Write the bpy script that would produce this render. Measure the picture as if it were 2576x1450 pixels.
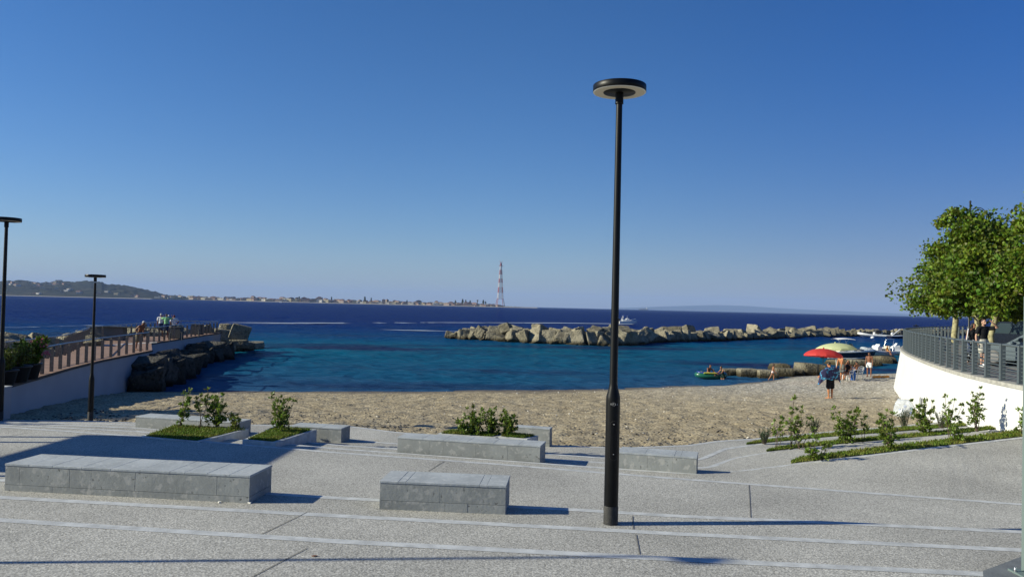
import bpy, math, random
import numpy as np
from mathutils import Vector, Matrix, Euler
from math import radians as R, sin, cos, tan, pi, sqrt, atan2

for o in list(bpy.data.objects): bpy.data.objects.remove(o)
sc = bpy.context.scene
col = sc.collection

# ------------------------------------------------------------------ camera
FPX = 2003.0                       # focal length in the 2576-px wide picture
CAMZ = 3.2
PITCH, ROLL = R(1.296), R(1.352)
CAMR = Matrix.Rotation(pi/2 + PITCH, 3, 'X') @ Matrix.Rotation(ROLL, 3, 'Z')
cd = bpy.data.cameras.new('camera'); cam = bpy.data.objects.new('camera', cd); col.objects.link(cam)
cd.lens = 28.0; cd.sensor_width = 36.0; cd.clip_start = 0.1; cd.clip_end = 90000
cam.matrix_world = Matrix.Translation((0, 0, CAMZ)) @ CAMR.to_4x4()
sc.camera = cam

# ------------------------------------------------------------------ sky, sun, exposure
SUN_EL, SUN_AZ = R(24), R(6)       # shadows fall to the right and a little away
sundir = Vector((-cos(SUN_AZ)*cos(SUN_EL), -sin(SUN_AZ)*cos(SUN_EL), sin(SUN_EL)))   # towards the sun
w = bpy.data.worlds.new("World"); sc.world = w; w.use_nodes = True
nt = w.node_tree; nt.nodes.clear()
sky = nt.nodes.new('ShaderNodeTexSky'); sky.sky_type = 'NISHITA'; sky.sun_disc = False
sky.sun_elevation = SUN_EL
sky.sun_rotation = atan2(sundir.x, sundir.y)
sky.altitude = 0; sky.air_density = 1.0; sky.dust_density = 0.25; sky.ozone_density = 4.5
hs = nt.nodes.new('ShaderNodeHueSaturation'); hs.inputs['Saturation'].default_value = 1.22
gm = nt.nodes.new('ShaderNodeGamma'); gm.inputs[1].default_value = 1.0
bg = nt.nodes.new('ShaderNodeBackground'); bg.inputs[1].default_value = 0.066
ow = nt.nodes.new('ShaderNodeOutputWorld')
nt.links.new(sky.outputs[0], hs.inputs['Color']); nt.links.new(hs.outputs[0], gm.inputs[0])
tint = nt.nodes.new('ShaderNodeVectorMath'); tint.operation = 'MULTIPLY'; tint.inputs[1].default_value = (0.93, 0.975, 1.17)
nt.links.new(gm.outputs[0], tint.inputs[0]); 
# the sky deepens towards the upper right (away from the sun), as in the photograph
tcw = nt.nodes.new('ShaderNodeTexCoord'); sxw = nt.nodes.new('ShaderNodeSeparateXYZ'); nt.links.new(tcw.outputs['Generated'], sxw.inputs[0])
ma = nt.nodes.new('ShaderNodeMapRange'); ma.interpolation_type = 'SMOOTHSTEP'; ma.inputs['From Min'].default_value = -.08; ma.inputs['From Max'].default_value = .60; nt.links.new(sxw.outputs[0], ma.inputs['Value'])
mb_ = nt.nodes.new('ShaderNodeMapRange'); mb_.interpolation_type = 'SMOOTHSTEP'; mb_.inputs['From Min'].default_value = .02; mb_.inputs['From Max'].default_value = .36; nt.links.new(sxw.outputs[2], mb_.inputs['Value'])
mm_ = nt.nodes.new('ShaderNodeMix'); mm_.data_type = 'RGBA'; nt.links.new(mb_.outputs[0], mm_.inputs[0]); mm_.inputs[6].default_value = (.66, .57, .66, 1); mm_.inputs[7].default_value = (.30, .62, .84, 1)
mc_ = nt.nodes.new('ShaderNodeMix'); mc_.data_type = 'RGBA'; mc_.blend_type = 'MULTIPLY'; nt.links.new(ma.outputs[0], mc_.inputs[0]); nt.links.new(tint.outputs[0], mc_.inputs[6]); nt.links.new(mm_.outputs[2], mc_.inputs[7])
nt.links.new(mc_.outputs[2], bg.inputs[0]); nt.links.new(bg.outputs[0], ow.inputs[0])
sl = bpy.data.lights.new('sun', 'SUN'); sl.energy = 5.0; sl.angle = R(0.53); sl.color = (1.0, 0.955, 0.76)
so = bpy.data.objects.new('sun', sl); col.objects.link(so)
so.rotation_euler = (-sundir).to_track_quat('-Z', 'Y').to_euler(); so.location = (-20, -5, 20)
sc.view_settings.view_transform = 'Standard'; sc.view_settings.look = 'None'
sc.view_settings.exposure = 0.55; sc.view_settings.gamma = 1.0
sc.cycles.use_denoising = True
sc.cycles.max_bounces = 5; sc.cycles.diffuse_bounces = 3; sc.cycles.transparent_max_bounces = 12
sc.cycles.volume_bounces = 0

# ------------------------------------------------------------------ picture -> place
def ray(x, y):
    return CAMR @ Vector(((x-1288)/FPX, -(y-725)/FPX, -1))
def P(x, y, z):                    # point of height z seen at (x, y)
    d = ray(x, y); t = (z-CAMZ)/d.z
    return Vector((d.x*t, d.y*t, z))
def PY(x, y, Y):                   # point at depth Y seen at (x, y)
    d = ray(x, y); t = Y/d.y
    return Vector((d.x*t, Y, CAMZ+d.z*t))

# ------------------------------------------------------------------ numpy noise
def _hash(ix, iy, iz, seed):
    n = (ix*374761393 + iy*668265263 + iz*2147483647 + seed*1274126177) & 0x7fffffff
    n = ((n ^ (n >> 13))*1274126177) & 0x7fffffff
    return ((n ^ (n >> 16)) & 0xffff)/65535.0
def vnoise(x, y, z=0.0, seed=0):
    x = np.asarray(x, float); y = np.asarray(y, float); z = np.asarray(z, float)+0*x
    ix = np.floor(x).astype(np.int64); iy = np.floor(y).astype(np.int64); iz = np.floor(z).astype(np.int64)
    fx, fy, fz = x-ix, y-iy, z-iz
    fx = fx*fx*(3-2*fx); fy = fy*fy*(3-2*fy); fz = fz*fz*(3-2*fz)
    r = 0
    for a in (0, 1):
        for b in (0, 1):
            for c in (0, 1):
                wgt = (fx if a else 1-fx)*(fy if b else 1-fy)*(fz if c else 1-fz)
                r = r + wgt*_hash(ix+a, iy+b, iz+c, seed)
    return r*2-1
def fbm(x, y, z=0.0, seed=0, o=4):
    r = 0; a = 1.0; s = 1.0
    for i in range(o):
        r = r + a*vnoise(x*s, y*s, z*s if not np.isscalar(z) or z else 0.0, seed+i*17); a *= .5; s *= 2.03
    return r

# ------------------------------------------------------------------ materials
MATS = {}
def nodes(m): return m.node_tree.nodes, m.node_tree.links
def mat(name, c, rough=.7, var=0.0, vs=6.0, bump=0.0, bs=40.0, metal=0.0, spec=.5, c2=None, coords='Object',
        island=0.0, transl=0.0, detail=4.0, bdist=.02, vdist=(.35, .65), emit=None):
    if name in MATS: return MATS[name]
    m = bpy.data.materials.new(name); m.use_nodes = True; MATS[name] = m
    N, L = nodes(m); b = N['Principled BSDF']
    b.inputs['Roughness'].default_value = rough; b.inputs['Metallic'].default_value = metal
    b.inputs['Specular IOR Level'].default_value = spec
    c = tuple(c)+(1,) if len(c) == 3 else c
    b.inputs['Base Color'].default_value = c
    out = None
    if coords == 'World':
        g = N.new('ShaderNodeNewGeometry'); vec = g.outputs['Position']
    else:
        t = N.new('ShaderNodeTexCoord'); vec = t.outputs['Object']
    if var > 0 or c2 is not None:
        nz = N.new('ShaderNodeTexNoise'); nz.inputs['Scale'].default_value = vs; nz.inputs['Detail'].default_value = detail
        L.new(vec, nz.inputs['Vector'])
        rp = N.new('ShaderNodeValToRGB'); L.new(nz.outputs['Fac'], rp.inputs[0])
        e = rp.color_ramp.elements; e[0].position, e[1].position = vdist
        if c2 is None:
            e[0].color = tuple(max(0, x*(1-var)) for x in c[:3])+(1,); e[1].color = tuple(min(1, x*(1+var)) for x in c[:3])+(1,)
        else:
            e[0].color = c; e[1].color = tuple(c2)+(1,)
        out = rp.outputs[0]; L.new(out, b.inputs['Base Color'])
    if island > 0:
        g2 = N.new('ShaderNodeNewGeometry')
        mr = N.new('ShaderNodeMapRange'); mr.inputs['To Min'].default_value = 1-island; mr.inputs['To Max'].default_value = 1+island
        L.new(g2.outputs['Random Per Island'], mr.inputs['Value'])
        h = N.new('ShaderNodeHueSaturation'); L.new(mr.outputs[0], h.inputs['Value'])
        mh = N.new('ShaderNodeMapRange'); mh.inputs['To Min'].default_value = .5-island*.06; mh.inputs['To Max'].default_value = .5+island*.06
        L.new(g2.outputs['Random Per Island'], mh.inputs['Value']); L.new(mh.outputs[0], h.inputs['Hue'])
        if out is None: h.inputs['Color'].default_value = c
        else: L.new(out, h.inputs['Color'])
        out = h.outputs[0]; L.new(out, b.inputs['Base Color'])
    if bump > 0:
        nb = N.new('ShaderNodeTexNoise'); nb.inputs['Scale'].default_value = bs; nb.inputs['Detail'].default_value = 4
        L.new(vec, nb.inputs['Vector'])
        bp = N.new('ShaderNodeBump'); bp.inputs['Strength'].default_value = bump; bp.inputs['Distance'].default_value = bdist
        L.new(nb.outputs['Fac'], bp.inputs['Height']); L.new(bp.outputs[0], b.inputs['Normal'])
    if transl > 0:
        tr = N.new('ShaderNodeBsdfTranslucent'); mx = N.new('ShaderNodeMixShader'); mx.inputs[0].default_value = transl
        if out is None: tr.inputs[0].default_value = c
        else: L.new(out, tr.inputs[0])
        L.new(b.outputs[0], mx.inputs[1]); L.new(tr.outputs[0], mx.inputs[2]); L.new(mx.outputs[0], N['Material Output'].inputs[0])
    return m

# ------------------------------------------------------------------ mesh helpers
class MB:
    def __init__(s): s.v = []; s.f = []; s.mi = []; s.sm = []
    def add(s, V, F, mi=0, M=None, sm=False):
        o = len(s.v)
        if M is not None: V = [M @ Vector(p) for p in V]
        s.v += [tuple(p) for p in V]; s.f += [tuple(i+o for i in q) for q in F]; s.mi += [mi]*len(F); s.sm += [sm]*len(F)
    def box(s, c, d, mi=0, rz=0.0, M=None, bev=0.0):
        x, y, z = (k/2 for k in d)
        T = Matrix.Translation(c) @ Matrix.Rotation(rz, 4, 'Z')
        if M is not None: T = M @ T
        if bev <= 0:
            V = [(-x,-y,-z),(x,-y,-z),(x,y,-z),(-x,y,-z),(-x,-y,z),(x,-y,z),(x,y,z),(-x,y,z)]
            F = [(0,3,2,1),(4,5,6,7),(0,1,5,4),(1,2,6,5),(2,3,7,6),(3,0,4,7)]
            s.add(V, F, mi, T); return
        b = bev; V = []; 
        rings = [(x-b, y-b, -z), (x, y, -z+b), (x, y, z-b), (x-b, y-b, z)]
        for k, (a, c2, h) in enumerate(rings):
            if k in (0, 3): q = [(-a+0,-c2,h),(a,-c2,h),(a,-c2,h),(a,c2,h),(a,c2,h),(-a,c2,h),(-a,c2,h),(-a,-c2,h)]; q=[(-a,-c2,h),(a,-c2,h),(a,-c2,h),(a,c2,h),(a,c2,h),(-a,c2,h),(-a,c2,h),(-a,-c2,h)]
            else: q = [(-a+b,-c2,h),(a-b,-c2,h),(a,-c2+b,h),(a,c2-b,h),(a-b,c2,h),(-a+b,c2,h),(-a,c2-b,h),(-a,-c2+b,h)]
            V += q
        # corners of the two small rings duplicate verts so that counts agree
        F = []
        for k in range(3):
            for i in range(8):
                j = (i+1) % 8; F.append((k*8+i, k*8+j, k*8+8+j, k*8+8+i))
        F.append(tuple(reversed(range(8)))); F.append(tuple(range(24, 32)))
        s.add(V, F, mi, T)
    def prism(s, pts, z0, z1, mi=0, M=None, axis='z'):
        n = len(pts)
        if axis == 'z': V = [(p[0], p[1], z0) for p in pts]+[(p[0], p[1], z1) for p in pts]
        elif axis == 'y': V = [(p[0], z0, p[1]) for p in pts]+[(p[0], z1, p[1]) for p in pts]
        else: V = [(z0, p[0], p[1]) for p in pts]+[(z1, p[0], p[1]) for p in pts]
        F = [tuple(reversed(range(n))), tuple(range(n, 2*n))]+[(i, (i+1) % n, n+(i+1) % n, n+i) for i in range(n)]
        s.add(V, F, mi, M)
    def tube(s, path, rad, n=8, mi=0, M=None, cap=True, sm=True, flat=1.0, up=None):
        path = [Vector(p) for p in path]; k = len(path)
        rad = [rad]*k if np.isscalar(rad) else list(rad)
        V = []; F = []; ref = None
        for i, p in enumerate(path):
            d = (path[min(i+1, k-1)]-path[max(i-1, 0)])
            if d.length < 1e-9: d = Vector((0, 0, 1))
            d.normalize()
            if ref is None:
                ref = Vector(up) if up is not None else (Vector((1, 0, 0)) if abs(d.x) < .9 else Vector((0, 1, 0)))
            a = (ref-d*ref.dot(d))
            if a.length < 1e-6: a = Vector((0, 1, 0))-d*d.y
            a.normalize(); ref = a if up is None else ref; b = d.cross(a)
            r = rad[i]; ra, rb = (r if not isinstance(r, tuple) else r[0]), (r*flat if not isinstance(r, tuple) else r[1])
            for j in range(n):
                t = 2*pi*j/n; V.append(p+a*(cos(t)*ra)+b*(sin(t)*rb))
        for i in range(k-1):
            for j in range(n):
                F.append((i*n+j, i*n+(j+1) % n, (i+1)*n+(j+1) % n, (i+1)*n+j))
        s.add(V, F, mi, M, sm)
        if cap:
            s.add(V[:n], [tuple(reversed(range(n)))], mi, M); s.add(V[-n:], [tuple(range(n))], mi, M)
    def lathe(s, prof, n=24, mi=0, M=None, sm=True, a0=0.0):
        V = []; F = []
        for r, z in prof:
            for j in range(n):
                t = a0+2*pi*j/n; V.append((r*cos(t), r*sin(t), z))
        k = len(prof)
        for i in range(k-1):
            for j in range(n):
                F.append((i*n+j, i*n+(j+1) % n, (i+1)*n+(j+1) % n, (i+1)*n+j))
        s.add(V, F, mi, M, sm)
    def ball(s, c, r, n=12, m=8, mi=0, M=None, sm=True):
        if np.isscalar(r): r = (r, r, r)
        V = []; F = []
        for i in range(m+1):
            ph = pi*i/m
            for j in range(n):
                t = 2*pi*j/n; V.append((c[0]+r[0]*sin(ph)*cos(t), c[1]+r[1]*sin(ph)*sin(t), c[2]-r[2]*cos(ph)))
        for i in range(m):
            for j in range(n): F.append((i*n+j, i*n+(j+1) % n, (i+1)*n+(j+1) % n, (i+1)*n+j))
        s.add(V, F, mi, M, sm)
    def build(s, name, mats, parent=None, loc=None, rz=0.0, smooth=None):
        me = bpy.data.meshes.new(name)
        me.from_pydata(s.v, [], s.f)
        for m in (mats if isinstance(mats, (list, tuple)) else [mats]): me.materials.append(m)
        me.polygons.foreach_set('material_index', s.mi)
        me.polygons.foreach_set('use_smooth', [bool(x) if smooth is None else smooth for x in s.sm])
        me.validate(); me.update()
        o = bpy.data.objects.new(name, me); col.objects.link(o)
        if parent is not None: o.parent = parent
        if loc is not None: o.location = loc
        o.rotation_euler.z = rz
        return o
def np_mesh(name, V, F, m, parent=None, smooth=False):
    V = np.asarray(V, np.float32); F = np.asarray(F, np.int32)
    me = bpy.data.meshes.new(name); k = F.shape[1]
    me.vertices.add(len(V)); me.vertices.foreach_set('co', V.ravel())
    me.loops.add(F.size); me.loops.foreach_set('vertex_index', F.ravel())
    me.polygons.add(len(F)); me.polygons.foreach_set('loop_start', np.arange(len(F), dtype=np.int32)*k)
    me.polygons.foreach_set('use_smooth', np.full(len(F), smooth))
    me.materials.append(m); me.update(calc_edges=True)
    o = bpy.data.objects.new(name, me); col.objects.link(o)
    if parent is not None: o.parent = parent
    return o
def grid_faces(ny, nx):
    i = np.arange(ny-1)[:, None]*nx+np.arange(nx-1)[None, :]
    i = i.ravel(); return np.stack([i, i+1, i+nx+1, i+nx], 1)
def tag(o, label=None, cat=None, group=None, kind=None):
    if label: o['label'] = label
    if cat: o['category'] = cat
    if group: o['group'] = group
    if kind: o['kind'] = kind
    return o
def empty(name, loc, rz=0.0, label=None, cat=None, group=None):
    o = bpy.data.objects.new(name, None); col.objects.link(o); o.location = loc; o.rotation_euler = (0, 0, rz); o.empty_display_size = .2
    return tag(o, label, cat, group)
def struct(o): o['kind'] = 'structure'; return o
def copy_tree(o, parent=None):
    c = o.copy(); col.objects.link(c); c.parent = parent
    for ch in list(o.children): copy_tree(ch, c)
    return c
ORD = ['first', 'second', 'third', 'fourth', 'fifth', 'sixth', 'seventh', 'eighth', 'ninth', 'tenth', 'eleventh', 'twelfth']
def lerp_poly(pts, x):             # pts: list of tuples sorted by first value
    xs = [p[0] for p in pts]
    return [float(np.interp(x, xs, [p[k] for p in pts])) for k in range(1, len(pts[0]))]
# ================================================================== SETTING
# ---- paving materials
def paving_mat(name, base, speck, scale, bump=.5):
    m = bpy.data.materials.new(name); m.use_nodes = True; N, L = nodes(m); b = N['Principled BSDF']
    g = N.new('ShaderNodeNewGeometry')
    vo = N.new('ShaderNodeTexVoronoi'); vo.inputs['Scale'].default_value = scale; L.new(g.outputs['Position'], vo.inputs['Vector'])
    n1 = N.new('ShaderNodeTexNoise'); n1.inputs['Scale'].default_value = scale*.75; n1.inputs['Detail'].default_value = 3; L.new(g.outputs['Position'], n1.inputs['Vector'])
    n2 = N.new('ShaderNodeTexNoise'); n2.inputs['Scale'].default_value = .35; n2.inputs['Detail'].default_value = 5; L.new(g.outputs['Position'], n2.inputs['Vector'])
    bw = N.new('ShaderNodeRGBToBW'); L.new(vo.outputs['Color'], bw.inputs[0])
    rp = N.new('ShaderNodeValToRGB'); L.new(bw.outputs[0], rp.inputs[0])
    e = rp.color_ramp.elements; e[0].position = .2; e[1].position = .85
    e[0].color = tuple(x*(1-speck) for x in base)+(1,); e[1].color = tuple(x*(1+speck) for x in base)+(1,)
    r1 = N.new('ShaderNodeMapRange'); r1.inputs['From Min'].default_value = .34; r1.inputs['From Max'].default_value = .66
    r1.inputs['To Min'].default_value = 1-speck*.55; r1.inputs['To Max'].default_value = 1+speck*.55; L.new(n1.outputs['Fac'], r1.inputs['Value'])
    r2 = N.new('ShaderNodeMapRange'); r2.inputs['From Min'].default_value = .3; r2.inputs['From Max'].default_value = .7
    r2.inputs['To Min'].default_value = .80; r2.inputs['To Max'].default_value = 1.15; L.new(n2.outputs['Fac'], r2.inputs['Value'])
    mu = N.new('ShaderNodeMath'); mu.operation = 'MULTIPLY'; L.new(r1.outputs[0], mu.inputs[0]); L.new(r2.outputs[0], mu.inputs[1])
    h = N.new('ShaderNodeHueSaturation'); L.new(rp.outputs[0], h.inputs['Color']); L.new(mu.outputs[0], h.inputs['Value'])
    L.new(h.outputs[0], b.inputs['Base Color'])
    bp = N.new('ShaderNodeBump'); bp.inputs['Strength'].default_value = bump; bp.inputs['Distance'].default_value = .012
    L.new(n1.outputs['Fac'], bp.inputs['Height']); L.new(bp.outputs[0], b.inputs['Normal'])
    b.inputs['Roughness'].default_value = .85; b.inputs['Specular IOR Level'].default_value = .25
    return m
M_pave = paving_mat('washed_gravel_concrete', (.375, .365, .335), .36, 58)
M_band = mat('smooth_stone_band', (.455, .465, .465), .75, var=.16, vs=5, bump=.15, bs=60, coords='World', spec=.3)
M_joint = mat('joint', (.15, .145, .135), .9)
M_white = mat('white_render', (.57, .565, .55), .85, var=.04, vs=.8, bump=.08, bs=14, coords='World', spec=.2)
M_conc = mat('grey_concrete', (.33, .32, .29), .85, var=.18, vs=5, bump=.3, bs=25, coords='World', spec=.2)

# ---- stepped plaza: nosing lines read off the photograph, each on its own level
lines = [
 ('A', [(-700, 1262, .24), (0, 1302, .24), (850, 1355.5, .24), (1700, 1400, .24), (2492, 1438, .24), (3000, 1466, .24)]),
 ('B', [(-700, 1208, .12), (0, 1246, .12), (850, 1292.5, .12), (1452, 1324, .12), (1701, 1337.5, .12), (2565, 1378, .12), (3100, 1404, .12)]),
 ('C', [(-700, 1172, 0), (0, 1204, 0), (681, 1238, 0), (850, 1248.5, 0), (1442, 1277.5, 0), (1701, 1293.5, 0), (2105, 1311, 0), (2576, 1334, 0), (3200, 1366, 0)]),
 ('D', [(-900, 1045, -.12), (0, 1071, -.12), (206, 1085, -.12), (502, 1107, -.12), (850, 1136, -.12), (1249, 1164.6, -.12), (1701, 1201, -.12), (2570, 1265.6, -.12), (3200, 1312, -.12)]),
 ('E', [(-900, 1043, -.24), (0, 1066.5, -.24), (346, 1083, -.24), (850, 1126.5, -.24), (1357, 1163, -.24), (1518, 1174.5, -.24), (1701, 1187, -.24), (1783, 1190.5, -.24), (1850, 1184, -.22), (1919, 1175.6, -.2), (1987, 1167, -.17), (2241, 1136, -.02), (2576, 1097.6, .2), (2750, 1080, .3)]),
 ('F', [(-900, 1042, -.36), (0, 1062.5, -.36), (346, 1074.5, -.36), (850, 1117.5, -.36), (1375, 1152, -.36), (1518, 1161.5, -.36), (1756, 1174.5, -.36), (1780, 1172.5, -.36), (1844.6, 1150.6, -.36), (1930, 1136.5, -.33), (2075, 1121, -.27), (2211, 1108.5, -.2), (2286, 1102, -.14), (2414, 1090, -.02), (2560, 1074, .1)]),
 ('G', [(-900, 1040, -.48), (0, 1059.3, -.48), (346, 1067.5, -.48), (850, 1100, -.48), (950, 1110.5, -.48), (1375, 1140, -.48), (1518, 1149.5, -.48), (1720, 1159, -.48), (1760, 1152, -.48), (1817, 1127.5, -.48), (1870, 1119.5, -.48), (2069, 1100.8, -.42), (2286, 1083, -.3), (2440, 1071, -.14), (2500, 1067, -.08)]),
 ('S', [(-900, 1037, -.6), (0, 1055.5, -.6), (230, 1057.5, -.6), (348, 1062, -.6), (884, 1071, -.6), (993, 1085, -.6), (1375, 1118, -.6), (1558, 1125, -.6), (1728, 1118.5, -.6), (1803, 1107.7, -.6), (1905, 1101.6, -.6), (2069, 1086, -.54), (2286, 1067.5, -.4), (2360, 1060.5, -.3), (2420, 1056, -.25)]),
]
def line_world(pts, n=90):
    xs = np.linspace(pts[0][0], pts[-1][0], n); xs = np.unique(np.concatenate([xs, [p[0] for p in pts]]))
    out = []
    for x in xs:
        y, z = lerp_poly(pts, x); out.append(P(x, y, z))
    return out
LW = {k: line_world(p) for k, p in lines}
def resample(pl, n):
    d = [0]
    for a, b in zip(pl, pl[1:]): d.append(d[-1]+(b-a).length)
    t = np.linspace(0, d[-1], n)
    return [Vector([float(np.interp(q, d, [p[i] for p in pl])) for i in range(3)]) for q in t]
def offset(pl, d):                 # shift a line sideways (positive = away from the camera side)
    out = []
    for i, p in enumerate(pl):
        a = pl[max(0, i-1)]; b = pl[min(len(pl)-1, i+1)]; t = (b-a); t.z = 0; t.normalize()
        out.append(p+Vector((-t.y, t.x, 0))*d)
    return out
def ruled(name, A, B, m, lift=0.0, n=110, thick=0.0, sk=None):
    A = resample(A, n); B = resample(B, n)
    V = [p+Vector((0, 0, lift)) for p in A]+[p+Vector((0, 0, lift)) for p in B]
    F = [(i, i+1, n+i+1, n+i) for i in range(n-1)]
    if sk:                         # riser under the far edge
        V += [p-Vector((0, 0, sk)) for p in B]; F += [(n+i, n+i+1, 2*n+i+1, 2*n+i) for i in range(n-1)]
    mb = MB(); mb.add(V, F, 0); return mb.build(name, m)
# nearest paving (behind and under the camera)
near = [Vector((-30, -12, .24)), Vector((30, -12, .24))]
struct(ruled('plaza_paving', near, LW['A'], M_pave, sk=.14))
def by_x(pl, z=None):
    return pl
order = ['A', 'B', 'C', 'D', 'E', 'F', 'G', 'S']
for k in range(1, len(order)):
    b = LW[order[k]]; a = LW[order[k-1]]
    # near edge of a tread: foot of the previous riser, at the tread's own height along x
    bx = [p.x for p in b]; bz = [p.z for p in b]
    if order[k] in ('B', 'C', 'D'):
        aa = [Vector((p.x, p.y, float(np.interp(p.x, bx, bz))-.0)) for p in a]
    else:
        dz = .12
        aa = []
        for p in a:
            zb = float(np.interp(p.x, bx, bz)); aa.append(Vector((p.x, p.y, min(p.z-.004, zb))))
        if order[k] == 'E':
            aa = [Vector((p.x, p.y, p.z-(.12 if p.x < 4 else max(.006, .12-.114*(p.x-4)/4)))) for p in a]
        if order[k] in ('F', 'G', 'S'):
            lim = {'F': 3.9, 'G': 4.5, 'S': 4.8}[order[k]]
            aa = [Vector((p.x, p.y, p.z-(.12 if p.x < lim+1 else max(.05, .12-.01*(p.x-lim-1))))) for p in a]
    struct(ruled('plaza_paving', aa, b, M_pave, sk=.16 if order[k] != 'S' else .5))
for k in order:
    wd = .17 if k in 'ABC' else .15
    if k in 'FGE': wd = .14
    e = LW[k]
    struct(ruled('paving_band', offset(e, -wd), offset(e, .004), M_band, lift=.004, n=160))
# joints
for (x0, y0, x1, y1, z) in [(772, 1282+5, 640, 1350, .12), (772, 1377, 612, 1460, .24), (1117, 1159, 1078, 1183, -.12),
                            (1590.5, 1296, 1593, 1329, .0), (1600, 1343, 1609, 1392, .12), (1884, 1218, 1888, 1300, -.12), (0, 1100, 70, 1087, -.12)]:
    a, b = P(x0, y0, z+.006), P(x1, y1, z+.006)
    struct(ruled('paving_joint', [a+Vector((-.008, 0, 0)), b+Vector((-.008, 0, 0))], [a+Vector((.008, 0, 0)), b+Vector((.008, 0, 0))], M_joint, n=2))
# grass strips of the terraced garden
G1 = dict(
 a=([(1990, 1166, -.17), (2241, 1136, -.02), (2286, 1131.5, .0), (2576, 1097, .2), (2700, 1084, .28)],
    [(1992, 1162, -.17), (2017, 1150, -.15), (2085, 1142, -.11), (2211, 1125, -.03), (2286, 1115.8, .0), (2414, 1101.7, .1), (2557, 1082, .22), (2680, 1068, .3)]),
 b=([(1929, 1136.3, -.33), (2075, 1120.5, -.27), (2211, 1108, -.2), (2286, 1101.5, -.14), (2414, 1089.5, -.02), (2545, 1075, .09)],
    [(1930, 1135, -.33), (1960, 1125, -.31), (2075, 1111.5, -.26), (2211, 1099, -.19), (2286, 1092.7, -.13), (2414, 1081, -.01), (2545, 1069, .1)]),
 c=([(1878, 1118.5, -.48), (2069, 1100.3, -.42), (2286, 1082.5, -.3), (2440, 1070, -.14)],
    [(1880, 1117, -.48), (1905, 1110, -.47), (2069, 1092, -.42), (2286, 1074, -.29), (2440, 1063.5, -.13)]))
M_soil = mat('turf_base', (.075, .085, .022), .95, c2=(.17, .13, .06), vs=2.5, coords='World')
M_grass = mat('grass_blades', (.115, .17, .020), .6, island=.45, transl=.3, spec=.2, c2=(.21, .20, .045), vs=2.2, vdist=(.42, .7))
def blades(name, quadfun, n, hgt, label, seed, droop=1.0):
    rng = np.random.default_rng(seed)
    u, v = rng.random(n), rng.random(n)
    base = quadfun(u, v)
    a = rng.random(n)*2*pi; h = hgt*(.5+rng.random(n)*.8); wd = .007+rng.random(n)*.008
    lean = (rng.random(n)*.9)*droop; la = rng.random(n)*2*pi
    side = np.stack([np.cos(a), np.sin(a), 0*a], 1)*wd[:, None]
    tip = base+np.stack([np.cos(la)*lean*h, np.sin(la)*lean*h, h], 1)
    mid = (base+tip)/2+np.stack([0*a, 0*a, h*.12], 1)
    V = np.concatenate([base-side, base+side, mid+side*.8, mid-side*.8, tip-side*.15, tip+side*.15])
    i = np.arange(n); F = np.concatenate([np.stack([i, i+n, i+2*n, i+3*n], 1), np.stack([i+3*n, i+2*n, i+5*n, i+4*n], 1)])
    o = np_mesh(name, V, F, M_grass)
    return tag(o, label, 'grass', kind='stuff')
gl = {'a': 'grass strip nearest the paved ramp on the right', 'b': 'middle grass strip of the terraced garden', 'c': 'far grass strip of the terraced garden beside the sand'}
for kk, (pa, pb) in G1.items():
    A = resample(line_world(pa, 30), 80); B = resample(line_world(pb, 30), 80)
    struct(ruled('garden_soil', A, B, M_soil, lift=.012, n=80))
    An, Bn = np.array([tuple(p) for p in A]), np.array([tuple(p) for p in B])
    def qf(u, v, An=An, Bn=Bn):
        i = u*78; j = i.astype(int); t = (i-j)[:, None]
        a = An[j]*(1-t)+An[j+1]*t; b = Bn[j]*(1-t)+Bn[j+1]*t
        p = a*(1-v[:, None])+b*v[:, None]; p[:, 2] += .012; return p
    blades('grass', qf, 6500, .055, gl[kk], 3+ord(kk))

# ---- beach
wl_px = [(-40, 41.6), (-18, 42.3), (-9.3, 44), (-5.3, 44.6), (-1.9, 46.5), (2.2, 47.5), (5.9, 48.8), (10.8, 52), (14.1, 53), (18.2, 57), (22, 62), (29, 66), (33, 68), (60, 72)]
def y_water(X): return np.interp(X, [p[0] for p in wl_px], [p[1] for p in wl_px])
SX = [p.x for p in LW['S']]; SY = [p.y for p in LW['S']]
def y_plaza(X): return np.interp(X, SX, SY)
def sand_base(X, Y):
    X = np.asarray(X, float); Y = np.asarray(Y, float)
    a = y_plaza(X); b = y_water(X); t = (Y-a)/(b-a)
    p = np.interp(X, [-20, 0, 8, 15, 22, 30], [1.15, 1.15, 1.4, 2.0, 2.6, 3.0])
    z = np.where(t < 1, -.645-1.055*np.clip(t, 0, 1)**p, -1.70-(Y-b)*.07)
    z = np.where(t < 0, -.645, z)
    z = z+np.interp(X, [8, 16, 30], [0, .10, .12])*np.clip(1-np.clip(t, 0, 1)*1.2, 0, 1)
    return z
def sand_z(X, Y): return float(sand_base(X, Y))
def on_sand(x, y):                 # walk along the ray of (x, y) to the sand
    d = ray(x, y); t = 18.0/d.y
    for i in range(4000):
        p = Vector((d.x*t, d.y*t, CAMZ+d.z*t))
        if p.z <= sand_z(p.x, p.y): return Vector((p.x, p.y, sand_z(p.x, p.y)))
        t += .02/d.y*1.0
    return p
M_sand = bpy.data.materials.new('coarse_sand'); M_sand.use_nodes = True
N, L = nodes(M_sand); b = N['Principled BSDF']; g = N.new('ShaderNodeNewGeometry')
def nz(N, L, vec, s, d=4): 
    n = N.new('ShaderNodeTexNoise'); n.inputs['Scale'].default_value = s; n.inputs['Detail'].default_value = d; L.new(vec, n.inputs['Vector']); return n
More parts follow.
